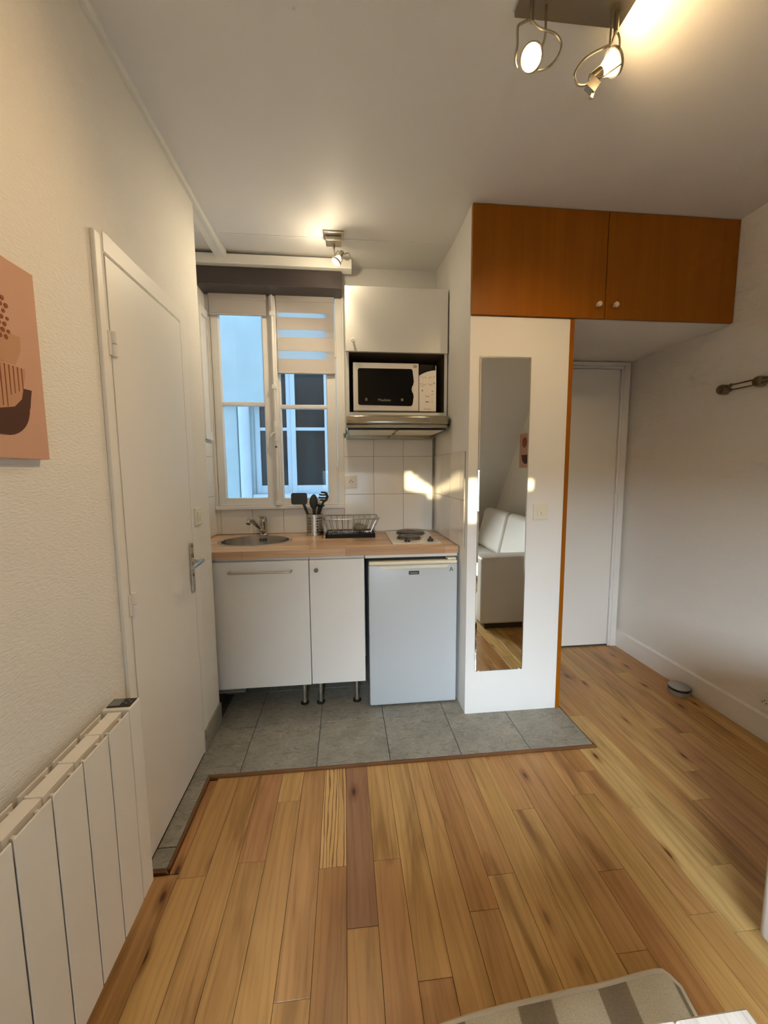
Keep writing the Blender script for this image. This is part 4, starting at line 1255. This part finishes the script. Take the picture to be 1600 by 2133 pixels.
# ------------------------------------------------------------------ coat rail on the right wall
cr = thing('coat_rail', 'dull brass double-bar coat rail on the right wall', 'coat rail', (XR, 1.7, 1.772))
for (y, z) in ((1.963, 1.770), (1.775, 1.772), (1.40, 1.772)):
    G().lathe([(0.024, 0), (0.026, 0.004), (0.026, 0.030), (0.022, 0.040), (0.012, 0.043), (0.001, 0.044)], (XR - 0.0003, y, z), (-1, 0, 0), 24).build('round_support', 'rack_metal', cr, smooth=True)
for dz in (0.013, -0.013):
    G().cyl((XR - 0.030, 1.945, 1.770 + dz), (XR - 0.030, 1.30, 1.772 + dz), 0.0042, n=10).build('bar', 'rack_metal', cr, smooth=True)
    G().lathe([(0.0075, 0), (0.0085, 0.004), (0.0075, 0.009)], (XR - 0.030, 1.908, 1.770 + dz), (0, 1, 0), 12).build('bar_collar', 'rack_metal', cr, smooth=True)

# ------------------------------------------------------------------ floor door stop
ds = thing('door_stop', 'round steel puck with a black band on the floor by the right baseboard', 'door stop', (1.984, 2.035, 0))
G().lathe([(0.050, 0), (0.052, 0.004), (0.052, 0.027), (0.049, 0.029)], (1.984, 2.035, 0.0005), n=32).build('base', 'puck_metal', ds, smooth=True)
G().lathe([(0.0565, 0.0), (0.0575, 0.002), (0.0575, 0.012), (0.0565, 0.014)], (1.984, 2.035, 0.0296), n=32).build('rubber_band', 'puck_black', ds, smooth=True)
G().lathe([(0.056, 0), (0.055, 0.005), (0.049, 0.009), (0.001, 0.010)], (1.984, 2.035, 0.0437), n=32).build('cap', 'puck_metal', ds, smooth=True)

# ------------------------------------------------------------------ ceiling spot lamps
def spot_head(root, c, d, rad, bulb, arm=None, loop=None, back=0.05):
    c, d = Vector(c), Vector(d).normalized()
    hd = G().lathe([(rad * 0.98, 0.0), (rad * 1.08, -0.002), (rad * 1.08, -0.010), (rad * 0.98, -0.010)], c, d, 28, cap=False).build('spot_ring', 'satin_nickel', root, smooth=True)
    G().lathe([(rad * 0.30, -back), (rad * 0.55, -back * 0.72), (rad * 0.85, -back * 0.30), (rad * 0.97, -0.004)], c, d, 28, cap=False).build('reflector', 'reflector_glow', hd, smooth=True)
    G().lathe([(0.001, 0.002), (rad * 0.6, 0.0), (rad * 0.93, -0.004), (rad * 0.93, -0.006), (0.001, -0.006)], c, d, 28).build('lens', bulb, hd, smooth=True)
    G().lathe([(rad * 0.34, -back - 0.030), (rad * 0.42, -back - 0.028), (rad * 0.42, -back + 0.002), (rad * 0.30, -back + 0.004)], c, d, 18).build('lamp_holder', 'satin_nickel', hd, smooth=True)
    a = d.orthogonal().normalized()
    s = G()
    for sg in (-1, 1):
        s.tube([c + a * rad * 1.05 * sg - d * 0.006, c + a * rad * 0.9 * sg - d * (back + 0.01), c + a * rad * 0.35 * sg - d * (back + 0.018)], 0.0018, 6)
    s.build('bracket_wire', 'satin_nickel', hd, smooth=True)
    if arm:
        G().tube(arm, 0.0032, 8).build('arm_rod', 'satin_nickel', root, smooth=True)
    if loop:
        G().tube(loop, 0.0034, 8).build('cable_loop', 'satin_nickel', root, smooth=True)
    return hd

def spline(pts, n=6):
    pts = [Vector(p) for p in pts]
    out = []
    for i in range(len(pts) - 1):
        p0, p1, p2_, p3 = pts[max(i - 1, 0)], pts[i], pts[i + 1], pts[min(i + 2, len(pts) - 1)]
        for k in range(n):
            t = k / n
            out.append(0.5 * ((2 * p1) + (-p0 + p2_) * t + (2 * p0 - 5 * p1 + 4 * p2_ - p3) * t * t + (-p0 + 3 * p1 - 3 * p2_ + p3) * t ** 3))
    out.append(pts[-1])
    return out

WARM = (1.0, 0.68, 0.34)
cl = thing('ceiling_spot_bar', 'square brushed-metal ceiling plate carrying adjustable halogen spots', 'ceiling lamp', (0.66, 1.03, ZC))
B(0.497, 0.810, 0.875, 1.189, 2.610, ZC - 0.0005).build('ceiling_plate', 'lamp_plate', cl, bevel=0.002)
hA = Vector((0.531, 1.150, 2.476))
hBm = Vector((0.778, 1.148, 2.488))
dA = Vector((-0.55, -0.55, -0.65))
dB = Vector((0.80, -0.12, 0.55))
spot_head(cl, hA, dA, 0.0285, 'bulb_warm',
          spline([(0.572, 1.152, 2.611), (0.572, 1.152, 2.574), (0.573, 1.158, 2.533), (0.562, 1.170, 2.505)]),
          spline([(0.527, 1.150, 2.570), (0.500, 1.150, 2.556), (0.491, 1.150, 2.545), (0.491, 1.150, 2.501), (0.488, 1.154, 2.468), (0.496, 1.160, 2.456)]), 0.046)
G().tube(spline([(0.530, 1.150, 2.568), (0.553, 1.150, 2.551), (0.600, 1.150, 2.540), (0.619, 1.152, 2.517), (0.610, 1.156, 2.488), (0.586, 1.164, 2.468), (0.566, 1.176, 2.470)]), 0.0030, 8).build('cable_loop', 'satin_nickel', cl, smooth=True)
G().cyl((0.530, 1.150, 2.611), (0.530, 1.150, 2.562), 0.0055, n=12).build('stem', 'satin_nickel', cl, smooth=True)
hb2 = spot_head(cl, hBm, dB, 0.031, 'bulb_warm',
          spline([(0.762, 1.150, 2.611), (0.762, 1.150, 2.586), (0.761, 1.150, 2.530), (0.760, 1.150, 2.508)]),
          spline([(0.778, 1.150, 2.568), (0.770, 1.150, 2.545), (0.760, 1.150, 2.528), (0.718, 1.150, 2.507), (0.684, 1.150, 2.483), (0.660, 1.150, 2.446), (0.668, 1.150, 2.422), (0.690, 1.150, 2.421), (0.712, 1.150, 2.432)]), 0.050)
G().tube(spline([(0.779, 1.150, 2.568), (0.789, 1.150, 2.547), (0.790, 1.150, 2.520), (0.790, 1.150, 2.500)]), 0.0030, 8).build('cable_loop', 'satin_nickel', cl, smooth=True)
G().cyl((0.777, 1.150, 2.611), (0.777, 1.150, 2.560), 0.007, n=12).build('stem', 'satin_nickel', cl, smooth=True)
G().box(-0.014, 0.014, -0.008, 0.008, -0.020, 0.012, Matrix.Translation((0.716, 1.150, 2.424)) @ Matrix.Rotation(math.radians(35), 4, 'Y')).box(-0.004, 0.004, -0.004, 0.004, -0.034, -0.02, Matrix.Translation((0.722, 1.150, 2.420)) @ Matrix.Rotation(math.radians(20), 4, 'Y')).build('clamp', 'satin_nickel', hb2)
hC, dC = Vector((0.532, 0.915, 2.474)), Vector((-0.85, -0.52, -0.08))
hD, dD = Vector((0.775, 0.915, 2.480)), Vector((0.08, 0.70, -0.72))
for hh, dd in ((hC, dC), (hD, dD)):
    spot_head(cl, hh, dd, 0.034, 'bulb_warm', [(hh.x, hh.y, 2.599), (hh.x, hh.y, 2.54), tuple(hh - dd.normalized() * 0.02 + Vector((0, 0, 0.035)))])
def lamp_light(name, h, d, e, col, size=140, blend=0.7):
    d = d.normalized()
    p = h + d * 0.012
    add_light(name, 'SPOT', p, p + d, e, col, spot_size=math.radians(size), spot_blend=blend, shadow_soft_size=0.03)
lamp_light('spot_a_light', hA, dA, 23.0, WARM, 120)
lamp_light('spot_b_light', hBm, dB, 5.0, WARM, 125)
lamp_light('spot_c_light', hC, dC, 3.2, (1.0, 0.60, 0.24), 120)
lamp_light('spot_d_light', hD, dD, 20.0, WARM, 85, 0.9)

ks = thing('kitchen_spot', 'single metal ceiling spot with a lit bulb above the kitchenette', 'ceiling lamp', (-0.037, 2.28, ZC))
B(-0.092, 0.017, 2.235, 2.309, ZC - 0.010, ZC - 0.0005).build('ceiling_plate', 'satin_nickel', ks, bevel=0.002)
B(-0.080, 0.005, 2.262, 2.330, ZC - 0.034, ZC - 0.010).build('transformer_box', 'satin_nickel', ks, bevel=0.003)
hK = Vector((-0.028, 2.285, 2.490))
dK = Vector((-0.52, -0.10, -0.80))
spot_head(ks, hK, dK, 0.026, 'bulb_kitchen',
          spline([(-0.037, 2.305, 2.592), (-0.036, 2.30, 2.565), (-0.033, 2.295, 2.535), (-0.026, 2.292, 2.512)]),
          spline([(0.020, 2.295, 2.538), (0.042, 2.297, 2.546), (0.050, 2.298, 2.530), (0.040, 2.298, 2.512), (0.022, 2.297, 2.516)]), 0.042)
G().cyl((-0.037, 2.305, ZC - 0.034), (-0.037, 2.305, 2.570), 0.007, n=12).build('stem', 'satin_nickel', ks, smooth=True)
lamp_light('kitchen_spot_light', hK, dK, 15.0, (1.0, 0.82, 0.55), 150)
add_light('kitchen_bulb_glow', 'POINT', hK + dK.normalized() * 0.022, None, 2.4, (1.0, 0.82, 0.55), shadow_soft_size=0.018)

# ------------------------------------------------------------------ white sofa along the right wall
so = thing('sofa', 'white leather sofa along the right wall, its arm at the picture edge', 'sofa', (1.58, -0.1, 0))
SX0, SX1, SYE, SYS = 1.116, 2.030, 0.850, -0.98
B(SX0, SX1, 0.640, SYE, 0.055, 0.625).build('armrest', 'leather', so, bevel=0.022, seg=4, smooth=True)
B(SX0, SX1, SYS, SYS + 0.2, 0.055, 0.600).build('armrest', 'leather', so, bevel=0.035, seg=4, smooth=True)
B(SX0 + 0.02, SX1, SYS + 0.2, 0.640, 0.055, 0.28).build('seat_base', 'leather', so, bevel=0.015, seg=3, smooth=True)
B(1.80, SX1, SYS + 0.2, 0.640, 0.28, 0.80).build('backrest', 'leather', so, bevel=0.04, seg=4, smooth=True)
for (a, b) in ((SYS + 0.205, -0.072), (-0.068, 0.636)):
    B(SX0 + 0.01, 1.80, a, b, 0.28, 0.43).build('seat_cushion', 'leather', so, bevel=0.045, seg=4, smooth=True)
    cb = Matrix.Translation((1.76, (a + b) / 2, 0.64)) @ Matrix.Rotation(math.radians(12), 4, 'Y')
    G().box(-0.09, 0.09, -(b - a) / 2, (b - a) / 2, -0.23, 0.25, cb).build('back_cushion', 'leather', so, bevel=0.06, seg=4, smooth=True)
B(SX0 + 0.05, SX1 - 0.02, SYS + 0.04, SYE - 0.04, 0.0005, 0.055).build('plinth', 'subfloor', so)

# ------------------------------------------------------------------ rug with curled edge
rg = thing('area_rug', 'beige rug with curved brown stripes and a rumpled far edge', 'rug', (0.2, 0.25, 0))
def rug_mesh(zoff, th, sel=None):
    x0, x1, y0, y1 = -0.42, 0.835, -0.35, 0.795
    nx, ny = 64, 48
    def P(i, j):
        u, v = i / nx, j / ny
        x, y = x0 + (x1 - x0) * u, y0 + (y1 - y0) * v
        e = max(0.0, (v - 0.84) / 0.16)
        er = max(0.0, (u - 0.965) / 0.035)
        lift = 0.045 * e * e * min(1.0, max(0.0, (u - 0.25) / 0.5)) * (1 - 0.5 * er)
        wob = (-0.11 * max(0.0, 0.78 - u) ** 1.2 + 0.008 * math.sin(15 * u)) * e - 0.022 * er * er * e
        ripple = 0.006 * (math.sin(14 * x + 2 * y) + 1) * (0.3 + 0.7 * e)
        return Vector((x - 0.01 * er * math.sin(8 * v), y + wob, 0.002 + ripple + lift + zoff))
    return P, nx, ny
P_, nx, ny = rug_mesh(0, 0)
g = G()
top = [P_(i, j) + Vector((0, 0, 0.006)) for j in range(ny + 1) for i in range(nx + 1)]
bot = [P_(i, j) for j in range(ny + 1) for i in range(nx + 1)]
W_ = nx + 1
fs = []
n0 = len(top)
for j in range(ny):
    for i in range(nx):
        a = j * W_ + i
        fs.append((a, a + 1, a + 1 + W_, a + W_))
        fs.append((n0 + a, n0 + a + W_, n0 + a + 1 + W_, n0 + a + 1))
g._add(top + bot, fs)
g.build('pile', 'rug_weave', rg, smooth=True, fix=False)
edge = [P_(i, 0) for i in range(nx + 1)] + [P_(nx, j) for j in range(1, ny + 1)] + [P_(i, ny) for i in range(nx - 1, -1, -1)] + [P_(0, j) for j in range(ny - 1, 0, -1)]
G().tube([q + Vector((0, 0, 0.004)) for q in edge], 0.0050, 8, True).build('bound_edge', 'rug_border', rg, smooth=True)

# ------------------------------------------------------------------ coffee table corner
ct = thing('coffee_table', 'whitewashed wooden coffee table, only its far corner in view', 'table', (0.27, 0.27, 0.02))
for k in range(6):
    a = -0.15 + 0.14 * k
    o = slab('top_board', a + 0.0008, a + 0.1392, 0.02, 0.527, 0.372, 0.400, ct, 'whitewashed_wood', 0.004)
for x in (-0.11, 0.65):
    for y in (0.06, 0.487):
        B(x - 0.02, x + 0.02, y - 0.02, y + 0.02, 0.022, 0.372).build('leg', 'whitewashed_wood', ct, bevel=0.003)
B(-0.09, 0.63, 0.08, 0.47, 0.335, 0.3715).build('apron', 'whitewashed_wood', ct)
